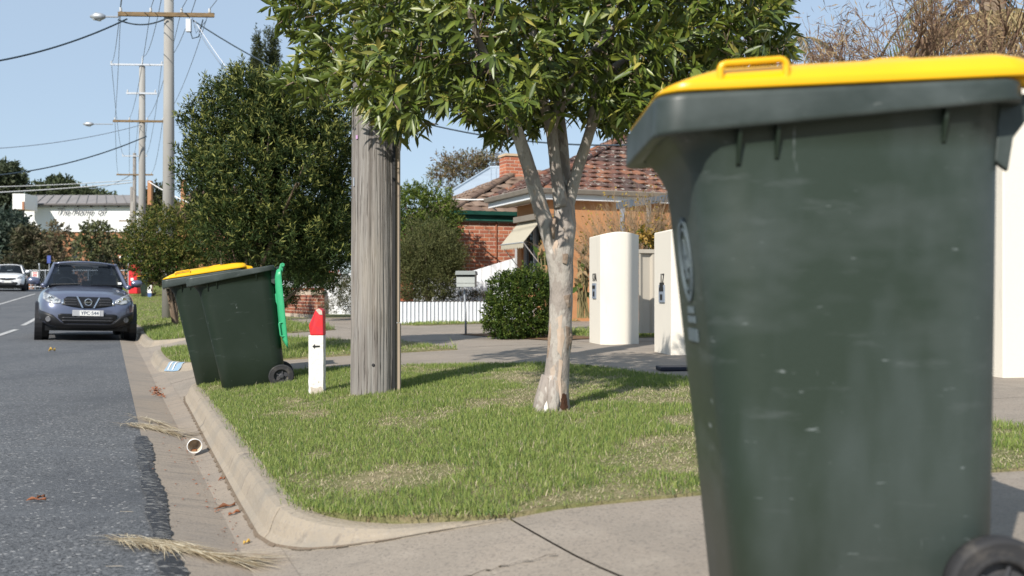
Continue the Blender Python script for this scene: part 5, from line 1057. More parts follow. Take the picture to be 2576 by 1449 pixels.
for i in range(4):
    o_ = ('outer left', 'inner left', 'inner right', 'outer right')[i]
    wire('thin wire from the %s insulator of the nearest cross arm backwards' % o_, A1[0][2][i], A2[2][2][i], .55, wiregrey, .010)
    wire('thin wire curving up from the %s insulator of the nearest cross arm' % o_, A1[0][2][i], NEAR[i], .8, wiregrey, .011)
    wire('thin wire from the %s insulator low on the second pole to the third' % o_, A2[2][2][i], A3[1][2][i], .7, wiregrey, .013)
HV = [A2[0][2][0], T2 + Vector((0, 0, .55)), A2[0][2][1]]
for i, o_ in enumerate(('left end', 'peak', 'right end')):
    up_ = P((305, 408, 497)[i], -70, 29.4)
    wire('thin high wire dropping to the %s of the second pole top' % o_, up_ + (up_ - HV[i]) * .25, HV[i], .9, wiregrey, .012)
    wire('thin high wire running on from the %s of the second pole top' % o_, HV[i], (A3[0][2][0], T3, A3[0][2][1])[i], .9, wiregrey, .014)
arm = Vector((T1.x, 29.2, P(0, 50, 29.2).z))
wire('thick dark service cable crossing the sky to the left edge', arm + AX * -1.1 + Vector((0, 0, .02)), P(-260, 176, 24), .35, wirem, .024)
wire('dark cable looped along under the nearest cross arm', arm + AX * -1.35, arm + AX * .0 + Vector((0, 0, .05)), .16, wirem, .022)
wire('thick dark service cable running behind the street tree to the tiled house', arm + AX * .75, P(1650, 362, 23.4), 1.05, wirem, .02)
wire('white service cable sloping steeply down behind the bottlebrush', arm + AX * .78, P(760, 375, 23), .25, wirewhite, .008)
wire('blue grey service cable beside the white sloping cable', arm + AX * .74 - Vector((0, 0, .05)), P(700, 300, 24), .3, wiregrey, .016)
wire('thin cable from the second pole to the left edge', Vector((T2.x, 53.8, P(0, 316, 54).z)), P(-120, 377, 48), .3, wiregrey, .02)
wire('thicker dark cable slung from the second pole to the left edge', Vector((T2.x + .3, 53.8, P(0, 344, 54).z)), P(-120, 447, 48), .5, wirem, .032)
wire('pale cable crossing low in front of the factory trees', P(330, 453, 80), P(-80, 471, 70), .1, wirewhite, .03)
wire('second pale cable crossing just above the factory roof', P(332, 459, 80), P(-80, 487, 70), .1, wirewhite, .04)
wire('thin dark cable sloping down to the third pole from the factory', P(326, 441, 83.5), P(225, 474, 95), .3, wiregrey, .03)
wire('white service cable arriving at the eave of the tiled house', P(760, 360, 27), P(1241, 501, 23.1), .45, wirewhite, .018)
wire('white service cable from the second pole down behind the street tree', P(374, 457, 54), P(560, 540, 42), .15, wirewhite, .03)

# ================================================================== cars
def make_car(label, paint, Wd=1.79, style=0, plate=None):
    t = thing('parked_car' if style == 0 else 'car', label, 'car'); hwS = Wd / 1.79
    ST = [(0, .46, .33, .62), (.02, .58, .30, .70), (.06, .68, .27, .78), (.12, .755, .25, .85), (.22, .82, .23, .915), (.4, .865, .22, .965), (.7, .885, .21, 1.02), (1.05, .895, .2, 1.075), (1.3, .895, .2, 1.10), (2.4, .895, .2, 1.11), (3.6, .893, .2, 1.12), (4.05, .87, .25, 1.10), (4.25, .80, .3, 1.0), (4.3, .65, .4, .9)]
    EXP = 3.4
    def st(y):
        r = [interp(y, [(q[0], q[i]) for q in ST]) for i in (1, 2, 3)]; return r[0] * hwS, r[1], r[2]
    def sect(y, n=44):
        hw, z0, z1 = st(y); zc, hz = (z0 + z1) / 2, (z1 - z0) / 2; out = []
        for k in range(n):
            a = 2 * math.pi * k / n; c, s = math.cos(a), math.sin(a)
            x = hw * math.copysign(abs(c) ** (2 / EXP), c); z = zc + hz * math.copysign(abs(s) ** (2 / EXP), s)
            out.append(Vector((x, y, z)))
        return out
    ys = [0, .02, .04, .06, .09, .12, .17, .22, .3, .4, .55, .7, .85, 1.05, 1.3, 1.8, 2.4, 3, 3.6, 3.85, 4.05, 4.15, 4.25, 4.3]
    mb = MB(); mb.loft([sect(y) for y in ys]); mb.build('body', paint, t, smooth=True)
    def fy(x, z):
        lo, hi = 0, 1.4
        def ins(y):
            hw, z0, z1 = st(y); zc, hz = (z0 + z1) / 2, (z1 - z0) / 2
            return abs(x / hw) ** EXP + abs((z - zc) / hz) ** EXP <= 1
        if ins(0): return 0
        for _ in range(26):
            m = (lo + hi) / 2
            if ins(m): hi = m
            else: lo = m
        return hi
    def patch(nm, m, x0, x1, zl, zh, off, par=t, nu=14, nv=5, thick=.012):
        """patch on the nose between the curves zl(x) and zh(x)"""
        def pt(a, c):
            x = x0 + (x1 - x0) * a; l, h = interp(x, zl), interp(x, zh); z = l + (h - l) * c; return Vector((x * hwS, fy(x * hwS, z) - off, z))
        mb = MB(); mb.grid(pt, nu, nv); o = mb.build(nm, m, par, smooth=True, fix=False)
        md = o.modifiers.new('solid', 'SOLIDIFY'); md.thickness = thick; md.offset = 0; return o
    blackp = mat('black_trim', (.014, .014, .016), .5, .4); chrome = mat('chrome', (.75, .75, .76), .12, .5, metal=1); lampg = mat('headlamp_glass', (.42, .44, .46), .12, .7, layers=[('noise', 14, (.10, .10, .11), .45, .6, .8)]); grillm = mat('grille_black', (.008, .008, .009), .4, .4)
    cl = blackp
    # lower cladding
    if style == 0:
        patch('bumper', cl, -.86, .86, [(-.9, .215), (.9, .215)], [(-.9, .60), (-.78, .56), (-.62, .50), (-.48, .37), (-.4, .33), (.4, .33), (.48, .37), (.62, .50), (.78, .56), (.9, .60)], .010, nu=60, nv=6)
    else: patch('bumper', cl, -.86, .86, [(-.9, .215), (.9, .215)], [(-.9, .42), (-.5, .36), (.5, .36), (.9, .42)], .010, nu=40, nv=4)
    gi = patch('lower_grille', grillm, -.53, .53, [(-.55, .47), (-.42, .345), (.42, .345), (.55, .47)], [(-.55, .50), (-.48, .53), (.48, .53), (.55, .50)], .012 if style == 0 else .014, nu=40)
    for z in (.40, .455): patch('grille_bar', mat('grille_bar_grey', (.05, .05, .055), .5, .4), -.46, .46, [(-1, z - .008), (1, z - .008)], [(-1, z + .008), (1, z + .008)], .022, gi, 20, 1)
    up = patch('grille', grillm, -.44, .44, [(-.45, .70), (-.3, .665), (-.12, .64), (.12, .64), (.3, .665), (.45, .70)], [(-.45, .80), (-.38, .855), (.38, .855), (.45, .80)] if style == 0 else [(-.45, .76), (.45, .76)], .010, nu=40)
    if style == 0:
        for s_ in (-1, 1):
            def vb(a, c): x = s_ * (.20 - .10 * (1 - a)) + s_ * (.026 * (c - .5)); z = .645 + .205 * a; return Vector((x, fy(x, z) - .026, z))
            mb = MB(); mb.grid(vb, 8, 2); o = mb.build('chrome_bar', chrome, up, fix=False); md = o.modifiers.new('solid', 'SOLIDIFY'); md.thickness = .02
            patch('chrome_end', chrome, .435 * s_ if s_ > 0 else -.475, .475 if s_ > 0 else -.435, [(-1, .70), (1, .70)], [(-1, .80), (1, .80)], .012, up, 2, 2)
            for q in range(3): patch('grille_slat', mat('grille_bar_grey'), (.2 if s_ > 0 else -.42), (.42 if s_ > 0 else -.2), [(-1, .70 + q * .05), (1, .70 + q * .05)], [(-1, .712 + q * .05), (1, .712 + q * .05)], .02, up, 8, 1)
        y0 = fy(0, .755) - .035; mb = MB(); Mx = Matrix.Translation((0, y0, .755)) @ Matrix.Rotation(math.pi / 2, 4, 'X')
        mb.loft([[Mx @ Vector(((.062 + r * math.cos(b_)) * math.cos(a), (.062 + r * math.cos(b_)) * math.sin(a), r * math.sin(b_))) for b_ in [2 * math.pi * k / 8 for k in range(8)]] for r in (.011,) for a in [2 * math.pi * j / 28 for j in range(29)]], False)
        mb.box((0, y0 - .004, .755), (.15, .012, .028)); mb.build('badge', chrome, up, smooth=False)
    else:
        patch('badge', chrome, -.06, .06, [(-1, .725), (1, .725)], [(-1, .75), (1, .75)], .02, up, 4, 1); patch('chrome_bar', chrome, -.42, .42, [(-1, .755), (1, .755)], [(-1, .77), (1, .77)], .016, up, 16, 1)
    for s_ in (-1, 1):
        X = lambda pts: sorted([(s_ * a, b_) for a, b_ in pts])
        lo_, hi_ = X([(.49, .735), (.6, .72), (.7, .735), (.80, .81)]), X([(.49, .79), (.6, .86), (.7, .905), (.80, .94)])
        hl = patch('headlight', lampg, -.80 if s_ < 0 else .49, -.49 if s_ < 0 else .80, lo_, hi_, .008, nu=14, nv=8)
        for cx_, cz_, r in ((.66, .81, .058), (.565, .775, .036)):
            y0 = fy(s_ * cx_ * hwS, cz_) - .012; Mx = Matrix.Translation((s_ * cx_ * hwS, y0, cz_)) @ Matrix.Rotation(math.pi / 2, 4, 'X') @ Matrix.Rotation(s_ * .45, 4, 'Y')
            mb = MB(); mb.lathe([(r, 0), (r * .95, .016), (r * .8, .018), (r * .72, .006), (.001, .014)], 20, Mx, False); mb.build('lamp', chrome, hl, smooth=True)
        y0 = fy(s_ * .70 * hwS, .42) - .016; mb = MB(); mb.lathe([(.055, 0), (.05, .012), (.04, .008), (.001, .012)], 16, Matrix.Translation((s_ * .70 * hwS, y0, .42)) @ Matrix.Rotation(math.pi / 2, 4, 'X') @ Matrix.Rotation(s_ * .5, 4, 'Y'), False); mb.build('fog_lamp', mat('fog_lamp_grey', (.12, .12, .13), .3, .5), t, smooth=True)
    # number plate
    y0 = min(fy(0, .52), fy(.18, .56)) - .035; mb = MB(); mb.box((.0, y0, .545), (.56, .012, .115)); mb.build('plate_holder', mat('silver_plastic', (.42, .42, .44), .45, .5), t, bevel=.01)
    mb = MB(); mb.box((.03, y0 - .010, .545), (.36, .006, .10)); pl = mb.build('number_plate', whitep, t)
    if plate: text(plate, .095, (.03, y0 - .016, .543), (math.pi / 2, 0, 0), mat('plate_ink', (.05, .07, .12), .6), pl, 'plate_lettering', ext=.001, sx=.95)
    # greenhouse
    gl = mat('car_glass', (.012, .016, .022), .03, .8, alpha=.38)
    B0, B1, T0, T1_ = .74 * hwS, .79 * hwS, .575 * hwS, .57 * hwS
    def wsc(a, c):
        hw = B0 + (T0 - B0) * c; x = hw * (2 * a - 1); q = (2 * a - 1) ** 2; return Vector((x, .98 + .80 * c + .20 * q * (1 - .4 * c), 1.085 + .445 * c - .012 * q))
    mb = MB(); mb.grid(wsc, 16, 8); mb.build('windscreen', gl, t, smooth=True, fix=False)
    def rf(a, c): hw = (T0 + .035) * (1 - .05 * c); x = hw * (2 * a - 1); q = (2 * a - 1) ** 2; return Vector((x, 1.76 + .08 * q * (1 - c) + 1.85 * c, 1.545 + .06 * math.sin(math.pi * min(1, .18 + c * .8)) - .05 * q))
    mb = MB(); mb.grid(rf, 12, 10); mb.build('roof', paint, t, smooth=True, solid=.03, fix=False)
    for s_ in (-1, 1):
        pa = [Vector((s_ * (B0 + .07), 1.05, 1.07)), wsc(1 if s_ > 0 else 0, .0) + Vector((s_ * .03, .02, .0)), wsc(1 if s_ > 0 else 0, .5) + Vector((s_ * .025, .03, .01)), wsc(1 if s_ > 0 else 0, 1) + Vector((s_ * .02, .03, .01)), Vector((s_ * (T0 + .02), 2.6, 1.55)), Vector((s_ * (T0 + .02), 3.3, 1.54)), Vector((s_ * (B1 - .04), 3.95, 1.1))]
        mb = MB(); mb.tube(pa, [.05, .05, .042, .04, .035, .04, .07], 8); mb.build('pillar', paint, t, smooth=True)
        mb = MB(); mb.add([Vector((s_ * B1, 1.3, 1.09)), Vector((s_ * B1, 3.85, 1.1)), Vector((s_ * T0, 3.3, 1.53)), Vector((s_ * T0, 1.95, 1.53))], [(0, 1, 2, 3)]); mb.build('side_window', gl, t)
        mb = MB(); mb.box((s_ * (B1 + T0) / 2, 2.55, 1.31), (.05, .09, .46), Matrix.Rotation(s_ * -.42, 3, 'Y')); mb.build('door_pillar', blackp, t)
        mb = MB(); c = Vector((s_ * (.98 * hwS), 1.28, 1.155)); rg_ = []
        for x, h, y0_, y1_ in ((-.115, .03, -.01, .07), (-.09, .065, -.035, .09), (0, .082, -.05, .1), (.08, .07, -.035, .1), (.112, .03, .0, .08)):
            rg_.append([c + Vector((x * s_, (y0_ + y1_) / 2 + (y1_ - y0_) / 2 * math.cos(a), h * math.sin(a))) for a in [2 * math.pi * k / 12 for k in range(12)]])
        mb.loft(rg_); mi = mb.build('mirror', paint, t, smooth=True); mb = MB(); mb.tube([c + Vector((-s_ * .06, .04, -.06)), Vector((s_ * B1, 1.33, 1.06))], [.03, .03], 6); mb.build('mirror_arm', blackp, mi)
        for yw in (.86, 3.42):
            Mx = Matrix.Translation((s_ * .70 * hwS, yw, .335)) @ Matrix.Rotation(s_ * math.pi / 2, 4, 'Y')
            mb = MB(); mb.lathe([(.20, -.02), (.30, -.03), (.328, -.01), (.335, .03), (.335, .17), (.328, .205), (.30, .222), (.21, .205), (.20, .15)], 32, Mx, False); w_ = mb.build('wheel', rubber, t, smooth=True)
            mb = MB(); mb.lathe([(.205, .16), (.205, .2), (.19, .19), (.06, .17), (.05, .2), (.001, .2)], 20, Mx, False); mb.build('rim', alum, w_)
            mb = MB(); mb.lathe([(.37, .10), (.37, .232), (.40, .236), (.405, .10)], 28, Mx, False); mb.build('arch_trim', blackp, t)
            mb = MB(); mb.lathe([(.001, .0), (.37, .0), (.37, .225), (.36, .225)], 28, Mx, False); mb.build('wheel_well', grillm, t)
    mb = MB(); mb.box((0, 2.2, .24), (1.5 * hwS, 3.6, .10)); mb.build('underbody', grillm, t)
    # cabin
    seat = mat('seat_cloth', (.012, .012, .014), .9, .1)
    for s_ in (-1, 1):
        mb = MB(); mb.box((s_ * .38, 2.15, 1.08), (.48, .16, .5)); mb.tube([(s_ * .38 - .13, 2.2, 1.42), (s_ * .38 + .13, 2.2, 1.42)], .1, 8); mb.build('seat', seat, t, bevel=.05)
    mb = MB(); mb.box((0, 1.45, 1.05), (1.4 * hwS, .45, .10)); mb.box((.02, 1.42, 1.13), (.2, .1, .12)); mb.build('dashboard', seat, t, bevel=.02)
    mb = MB(); Mx = Matrix.Translation((-.38, 1.62, 1.08)) @ Matrix.Rotation(math.radians(65), 4, 'X'); mb.loft([[Mx @ Vector(((.18 + .016 * math.cos(b_)) * math.cos(a), (.18 + .016 * math.cos(b_)) * math.sin(a), .016 * math.sin(b_))) for b_ in [2 * math.pi * k / 6 for k in range(6)]] for a in [2 * math.pi * j / 24 for j in range(25)]], False); mb.build('steering_wheel', blackp, t)
    mb = MB(); mb.box((0, 1.72, 1.46), (.22, .03, .06)); mb.build('rear_view_mirror', blackp, t)
    mb = MB(); mb.add([Vector((-.6, 3.9, 1.12)), Vector((.6, 3.9, 1.12)), Vector((.5, 3.6, 1.5)), Vector((-.5, 3.6, 1.5))], [(0, 1, 2, 3)]); mb.build('rear_window', gl, t)
    for x in (-.62, .62):
        mb = MB(); mb.add([Vector((x, 3.92, 1.1)), Vector((x * 1.25, 3.86, 1.1)), Vector((x * 1.0, 3.4, 1.53)), Vector((x * .82, 3.6, 1.5))], [(0, 1, 2, 3)]); mb.build('rear_pillar', paint, t, solid=.04)
    if style == 0:
        for a in (-.5, .05):
            mb = MB(); q0 = wsc(.5 + a * .9, .012) + Vector((0, -.02, .01)); q1 = wsc(.5 + a * .9 + .36, .05) + Vector((0, -.018, .012)); mb.tube([q0, q1], .01, 5); mb.build('wiper', blackp, t)
        c = wsc(.955, .12); mb = MB(); mb.box(c + Vector((-.02, -.012, .02)), (.07, .004, .08), Matrix.Rotation(-1.0, 3, 'X')); mb.build('sticker', whitep, t)
        for x0_, x1_, z in ((-.60, -.60, 0),): pass
    return t
carp = mat('steel_blue_paint', (.15, .165, .235), .28, .5, metal=.55, coat=.8)
car = make_car('steel blue compact SUV parked facing us at the kerb', carp, plate='YPC·544')
cl_ = (GP(111, 857) + GP(319, 862)) / 2
car.location = (-8.22, 20.0, -.052); car.rotation_euler = (0, math.radians(1.6), AN * 1.0 + math.radians(3.2))
wc = make_car('white SUV driving towards us at the far left edge', mat('white_car_paint', (.78, .78, .79), .25, .5, coat=.6), 1.82, 1)
wv = GP(18, 733); wc.location = (wv.x, wv.y, zd(*sv(wv.x, wv.y)) + .005); wc.rotation_euler = (0, 0, AN + math.radians(1))

# ================================================================== end of the street: fence, trees, factory
FY = 116.0
fac = thing('factory', 'long white and orange brick factory with grey roof lettered The Home of', 'factory', P(190, 720, FY)); gzf = 1.0
def fbox(nm, m, x0, x1, y0, y1, Y=FY, dep=14, par=None):
    a, b_ = P(x0, y1, Y), P(x1, y0, Y); mb = MB(); mb.box(((a.x + b_.x) / 2, Y + dep / 2, (a.z + b_.z) / 2), (b_.x - a.x, dep, b_.z - a.z)); return mb.build(nm, m, par or fac)
fbox('upper_wall', mat('white_factory_paint', (.80, .80, .80), .8, .2, layers=[('noise', (.4, .4, .15), (.70, .70, .70), .5, .7, .5)]), 57, 352, 516, 583)
fbrick = mat('orange_factory_brick', (.42, .20, .11), .9, .1, layers=[('noise', (1, 1, 4), (.34, .15, .08), .45, .65, .6)]); fbox('lower_wall', fbrick, 60, 350, 583.5, 728, FY + .15)
a, b_, c, d = P(52, 513, FY - .5), P(356, 511, FY - .5), P(340, 491, FY + 7), P(82, 491, FY + 7)
mb = MB(); mb.add([a, b_, c, d, a + Vector((0, 15, 0)), b_ + Vector((0, 15, 0))], [(0, 1, 2, 3), (4, 3, 2, 5), (0, 3, 4), (1, 5, 2)]); frf = mb.build('roof', mat('grey_factory_roof', (.25, .23, .22), .7, .3, layers=[('noise', (1, .3, .3), (.2, .185, .175), .45, .65, .7)]), fac, solid=.06)
for k in range(12):
    f = (k + .5) / 12; mb = MB(); mb.tube([a.lerp(b_, f) + Vector((0, -.02, .05)), d.lerp(c, f) + Vector((0, 0, .05))], .05, 4); mb.build('roof_seam', mat('roof_seam_grey', (.18, .17, .16), .7), frf)
fbox('gutter', mat('dark_gutter', (.10, .09, .09), .6), 50, 358, 512.6, 516, FY - .7, .3)
for x in (92, 126, 160, 194, 228, 262, 296, 326): fbox('gutter_bracket', MATS['dark_gutter'], x - .5, x + .5, 516, 521, FY - .3, .25)
fbox('wall_pipe', mat('pipe_white', (.6, .6, .6)), 78, 330, 521, 522, FY - .25, .2); fbox('door_panel', mat('pale_panel', (.62, .62, .64)), 167, 174, 560, 582, FY - .08, .06)
fbox('canopy', whitep, 300, 322, 644, 649, FY - .6, .8); 
for x0 in (180, 222, 262): fbox('window', glassdark, x0, x0 + 14, 610, 650, FY + .1, .04)
k = FY / F; text('The Home  of', 23 * k, P(200, 533, FY - .2), (math.pi / 2, 0, 0), mat('faded_lettering', (.16, .165, .18), .8), fac, 'wall_lettering', shear=.45, ext=.01, sx=.92, bold=.008)['kind'] = 'stuff'
tk = thing('water_tank', 'square white tank on steel legs left of the factory roof', 'tank', P(47, 720, FY - 4)); fbox('tank', whitep, 31, 62, 487, 526, FY - 4, 3, tk); fbox('end_plate', mat('rusty_plate', (.36, .16, .09), .8), 55, 60, 507, 527, FY - 4.1, .1, tk)
for x in (37, 52): fbox('leg', MATS['dark_gutter'], x, x + 4, 526, 725, FY - 3, .5, tk)
for i, (lab, cl, ns, cols, Ln, up) in enumerate((
    ('tall dark gum tree at the left edge beyond the factory tank', [(0, 465, 45, 40, 130), (18, 440, 34, 22, 130), (-20, 520, 60, 50, 130), (40, 465, 16, 16, 130), (10, 500, 36, 26, 130), (50, 470, 12, 12, 130)], 2000, [(.03, .04, .022), (.045, .055, .03), (.06, .07, .042)], .55, .3),
    ('dark dome shaped tree showing above the factory roof', [(150, 492, 52, 34, 160), (120, 500, 40, 28, 160), (190, 500, 45, 22, 160), (150, 470, 26, 18, 160), (100, 495, 14, 22, 160)], 1600, [(.035, .045, .022), (.05, .06, .03)], .6, .3),
    ('low dark tree line end above the factory ridge', [(235, 505, 30, 22, 165), (85, 500, 16, 24, 158), (270, 505, 25, 14, 168)], 500, [(.035, .05, .025), (.05, .06, .03)], .6, .3),
    ('dark blue green gum tree at the far left before the factory', [(20, 610, 48, 75, 84), (-10, 640, 60, 70, 84), (35, 580, 30, 40, 84), (50, 650, 45, 45, 84)], 2100, [(.03, .045, .032), (.045, .06, .045), (.06, .075, .06)], .34, .3),
    ('dark brown bushy tree beside the fence end', [(92, 635, 48, 48, 82), (110, 665, 46, 36, 81), (70, 605, 32, 32, 82), (128, 645, 26, 38, 81), (60, 670, 46, 28, 81)], 1500, [(.036, .036, .02), (.05, .05, .026), (.065, .055, .034)], .3, .4),
    ('sparse reddish tree before the orange factory brick', [(150, 610, 34, 50, 80), (165, 640, 28, 50, 80), (140, 580, 26, 20, 80)], 190, [(.09, .07, .04), (.10, .08, .05), (.07, .07, .035)], .26, .4),
    ('wispy olive tree in front of the factory lettering', [(245, 610, 44, 46, 78), (225, 640, 44, 38, 78), (275, 645, 42, 40, 78), (245, 580, 34, 22, 78), (300, 615, 14, 22, 78)], 560, [(.07, .075, .03), (.09, .09, .045), (.055, .065, .028)], .28, .4))):
    x = P(cl[0][0], 0, cl[0][4]).x; Y = cl[0][4]; b0 = Vector((x, Y, 1.1))
    plant('background_tree', lab, 'tree', b0, cl, ns, 7, .8 * Ln * 1.6, Ln, Ln * .5, [tuple(q * 1.9 for q in c) for c in cols], trunk=(9, .12), group='trees at the end of the street', upb=up, shell=.3)  # distance haze is put into the leaf colours by lightening them
# shade trees right of the concrete pole, roofs far off
plant('background_tree', 'distant dark tree between the two nearest far poles', 'tree', P(390, 700, 70), [(395, 500, 22, 30, 70), (410, 520, 30, 30, 70), (380, 530, 20, 30, 70)], 420, 7, .4, .28, .14, [(.05, .06, .03), (.07, .075, .04)], trunk=(6, .1), group='trees at the end of the street')
for lab, cls in (('tall narrow cypress, left of the pair above the bottlebrush', [(647, 160, 9, 75, 46), (645, 230, 15, 90, 46), (646, 330, 16, 110, 46)]), ('tall narrow cypress, right of the pair above the bottlebrush', [(677, 130, 13, 55, 47), (690, 150, 9, 70, 47), (680, 220, 22, 100, 47), (684, 340, 26, 110, 47)])):
    plant('cypress_tree', lab, 'tree', P(660, 700, 46), cls, 1500, 7, .22, .14, .04, [(.07, .085, .032), (.09, .10, .04), (.055, .07, .028)], trunk=(3, .1), upb=2.2, shell=.15)
fh = thing('far_house', 'distant brown roofed house with orange chimneys behind the street trees', 'house', P(560, 700, 48))
a, b_ = P(430, 560, 48), P(640, 560, 48); mb = MB(); mb.hexa([Vector((a.x, 48, .3)), Vector((b_.x, 48, .3)), Vector((b_.x, 56, .3)), Vector((a.x, 56, .3))], [Vector((a.x, 48, a.z)), Vector((b_.x, 48, a.z)), Vector((b_.x, 56, a.z)), Vector((a.x, 56, a.z))]); mb.build('wall', orange_wall, fh)
c, d = P(610, 468, 52), P(500, 468, 52); mb = MB(); mb.add([a + Vector((-.5, -.4, 0)), b_ + Vector((.5, -.4, 0)), c, d, a + Vector((-.5, 8.4, 0))], [(0, 1, 2, 3), (0, 3, 4)]); fr = mb.build('roof', mat('dark_brown_roof', (.13, .085, .065), .85, .2, layers=[('noise', (1, 8, 8), (.09, .06, .05), .45, .65, .7)]), fh, solid=.05)
for x0, x1, y0, y1, Y in ((459, 464, 452, 520, 49), (375, 380, 455, 490, 60)):
    a, b_ = P(x0, y1, Y), P(x1, y0, Y); mb = MB(); mb.box(((a.x + b_.x) / 2, Y, (a.z + b_.z) / 2 - .3), (b_.x - a.x + .1, .3, b_.z - a.z + .6)); mb.build('chimney', mat('orange_chimney', (.40, .20, .10), .9), fr)
plant('background_tree', 'autumn tinted bare topped tree behind the metal roof', 'tree', P(1180, 700, 60), [(1160, 430, 70, 40, 60), (1200, 420, 60, 34, 60), (1120, 440, 34, 30, 60), (1235, 415, 34, 26, 60)], 900, 6, .4, .17, .07, [(.20, .15, .08), (.24, .17, .09), (.16, .15, .07), (.14, .10, .08)], trunk=(40, .05, mat('grey_branch', (.24, .2, .18), .9, .1)), upb=.6, shell=.4)
# chain wire fence across the end of the street
cw_ = thing('wire_fence', 'grey wire fence with pale posts across the end of the street', 'fence', P(120, 727, 72)); mb = MB()
for k in range(12):
    p = P(-30 + 36 * k, 727, 72); mb = MB(); mb.tube([p - Vector((0, 0, .1)), p + Vector((0, 0, 1.35))], .035, 6); mb.build('post', galv, cw_)
for z in (.15, 1.3):
    mb = MB(); p, q = P(-40, 727, 72), P(380, 727, 72); mb.tube([p + Vector((0, 0, z)), q + Vector((0, 0, z))], .02, 5); mb.build('rail', galv, cw_)
mb = MB(); p, q = P(-40, 727, 72), P(380, 727, 72); L_ = (q - p).length
for k in range(int(L_ / .16)):
    x = p.x + k * .16; mb.tube([(x, 72, p.z), (x + .65, 72, p.z + 1.3)], .006, 3, False); mb.tube([(x + .65, 72, p.z), (x, 72, p.z + 1.3)], .006, 3, False)
mb.build('wire_mesh', galv, cw_)['kind'] = 'stuff'
plant('hedge', 'dark hedge mass behind the wire fence', 'hedge', P(150, 725, 76), [(60, 700, 80, 34, 77), (190, 700, 80, 30, 77), (290, 690, 60, 40, 77)], 900, 7, .4, .26, .12, [(.03, .035, .02), (.045, .045, .025)], upb=.4)
def sign(nm, label, cat, px, py0, py1, wpx, Y, m, post=True, pm_=None, pyb=727):
    c = P(px, (py0 + py1) / 2, Y); t = thing(nm, label, cat, (c.x, Y, zg(c.x, Y))); k = Y / F
    mb = MB(); mb.box(c, (wpx * k, .03, (py1 - py0) * k)); s_ = mb.build('panel', m, t)
    if post: mb = MB(); zb_ = zg(c.x, Y) - .1; mb.tube([Vector((c.x, Y + .05, zb_)), Vector((c.x, Y + .05, c.z + (py1 - py0) * k * .5))], .03, 8); mb.build('post', pm_ or galv, t)
    return t, c, k, s_
t_, c, k, s_ = sign('notice_sign', 'small white notice with red print on the wire fence', 'sign', 88, 683, 698, 16, 71.9, whitep)
for z, w in ((.3, .7), (.0, .6), (-.25, .66)): mb = MB(); mb.box(c + Vector((0, -.02, z * 14 * k)), (16 * k * w, .006, 2.2 * k)); mb.build('print_line', redp, s_)
sign('street_sign', 'blue and white sign high on a slim pole by the dark tree', 'sign', 123, 643, 662, 9, 66, mat('sign_blue', (.05, .08, .30), .5))
sign('street_sign', 'slim pale post with small plate beside the white car', 'sign', 98, 662, 668, 2.5, 64, galv)
rc_ = GP(340, 745); rcab = thing('red_cabinet', 'bright red roadside cabinet between car and street tree', 'cabinet', rc_)
k = rc_.y / F; c = P(339, 702, rc_.y); mb = MB(); mb.box(c, (22 * k, .5, 74 * k)); mb.build('body', redp, rcab, bevel=.03); mb = MB(); mb.box(c + Vector((-2 * k, -.26, -.02)), (7 * k, .01, 7 * k)); mb.build('white_label', whitep, rcab)
mb = MB(); mb.tube([c + Vector((-14 * k, -.1, -60 * k)), c + Vector((-14 * k, -.1, 62 * k))], .035, 8); tag(mb.build('steel_post', galv), 'slim steel post standing beside the red cabinet', 'post')
nb = GP(378, 748); t = thing('notice_box', 'white panel over a blue base on the far lawn', 'box', nb); k = nb.y / F
c = P(378, 727, nb.y); mb = MB(); mb.box(c, (10 * k, .2, 20 * k)); mb.build('panel', whitep, t); mb = MB(); mb.box(P(378, 744, nb.y), (9 * k, .2, 14 * k)); mb.build('base', mat('sign_blue2', (.06, .12, .28), .5), t)

# ================================================================== litter on the road, gutter and grass
def litter_mat(a, b_): return mat('dry_leaf_%d' % int(a[0] * 1000), a, .8, .2, layers=[('noise', 40, b_, .45, .7, .8)])
cg = GP(499, 1141); cup = thing('paper_cup', 'empty white rimmed paper cup lying on its side in the gutter', 'cup', cg); 
Mx = Matrix.Translation(cg + Vector((-.012, -.03, .05))) @ Matrix.Rotation(math.radians(20), 4, 'Z') @ Matrix.Rotation(math.radians(97), 4, 'X')
mb = MB(); mb.lathe([(.028, -.095), (.03, -.096), (.042, -.002), (.0405, -.002), (.029, -.09), (.001, -.09)], 32, Mx, False); mb.build('shell', mat('stained_paper', (.60, .50, .38), .7, .3, layers=[('noise', 30, (.30, .2, .12), .5, .7, .7)]), cup, smooth=True)
mb = MB(); mb.loft([[Mx @ Vector(((.0425 + .0026 * math.cos(b_)) * math.cos(a), (.0425 + .0026 * math.cos(b_)) * math.sin(a), .0026 * math.sin(b_))) for b_ in [2 * math.pi * k / 8 for k in range(8)]] for a in [2 * math.pi * j / 32 for j in range(33)]], False); mb.build('rim', mat('white_paper', (.82, .82, .82), .6), cup, smooth=True)
mb = MB(); q = Mx @ Vector((0, -.028, -.03)); mb.box(q + Vector((0, 0, -.003)), (.03, .03, .006)); mb.build('dregs', litter_mat((.34, .15, .07), (.2, .1, .05)), cup)
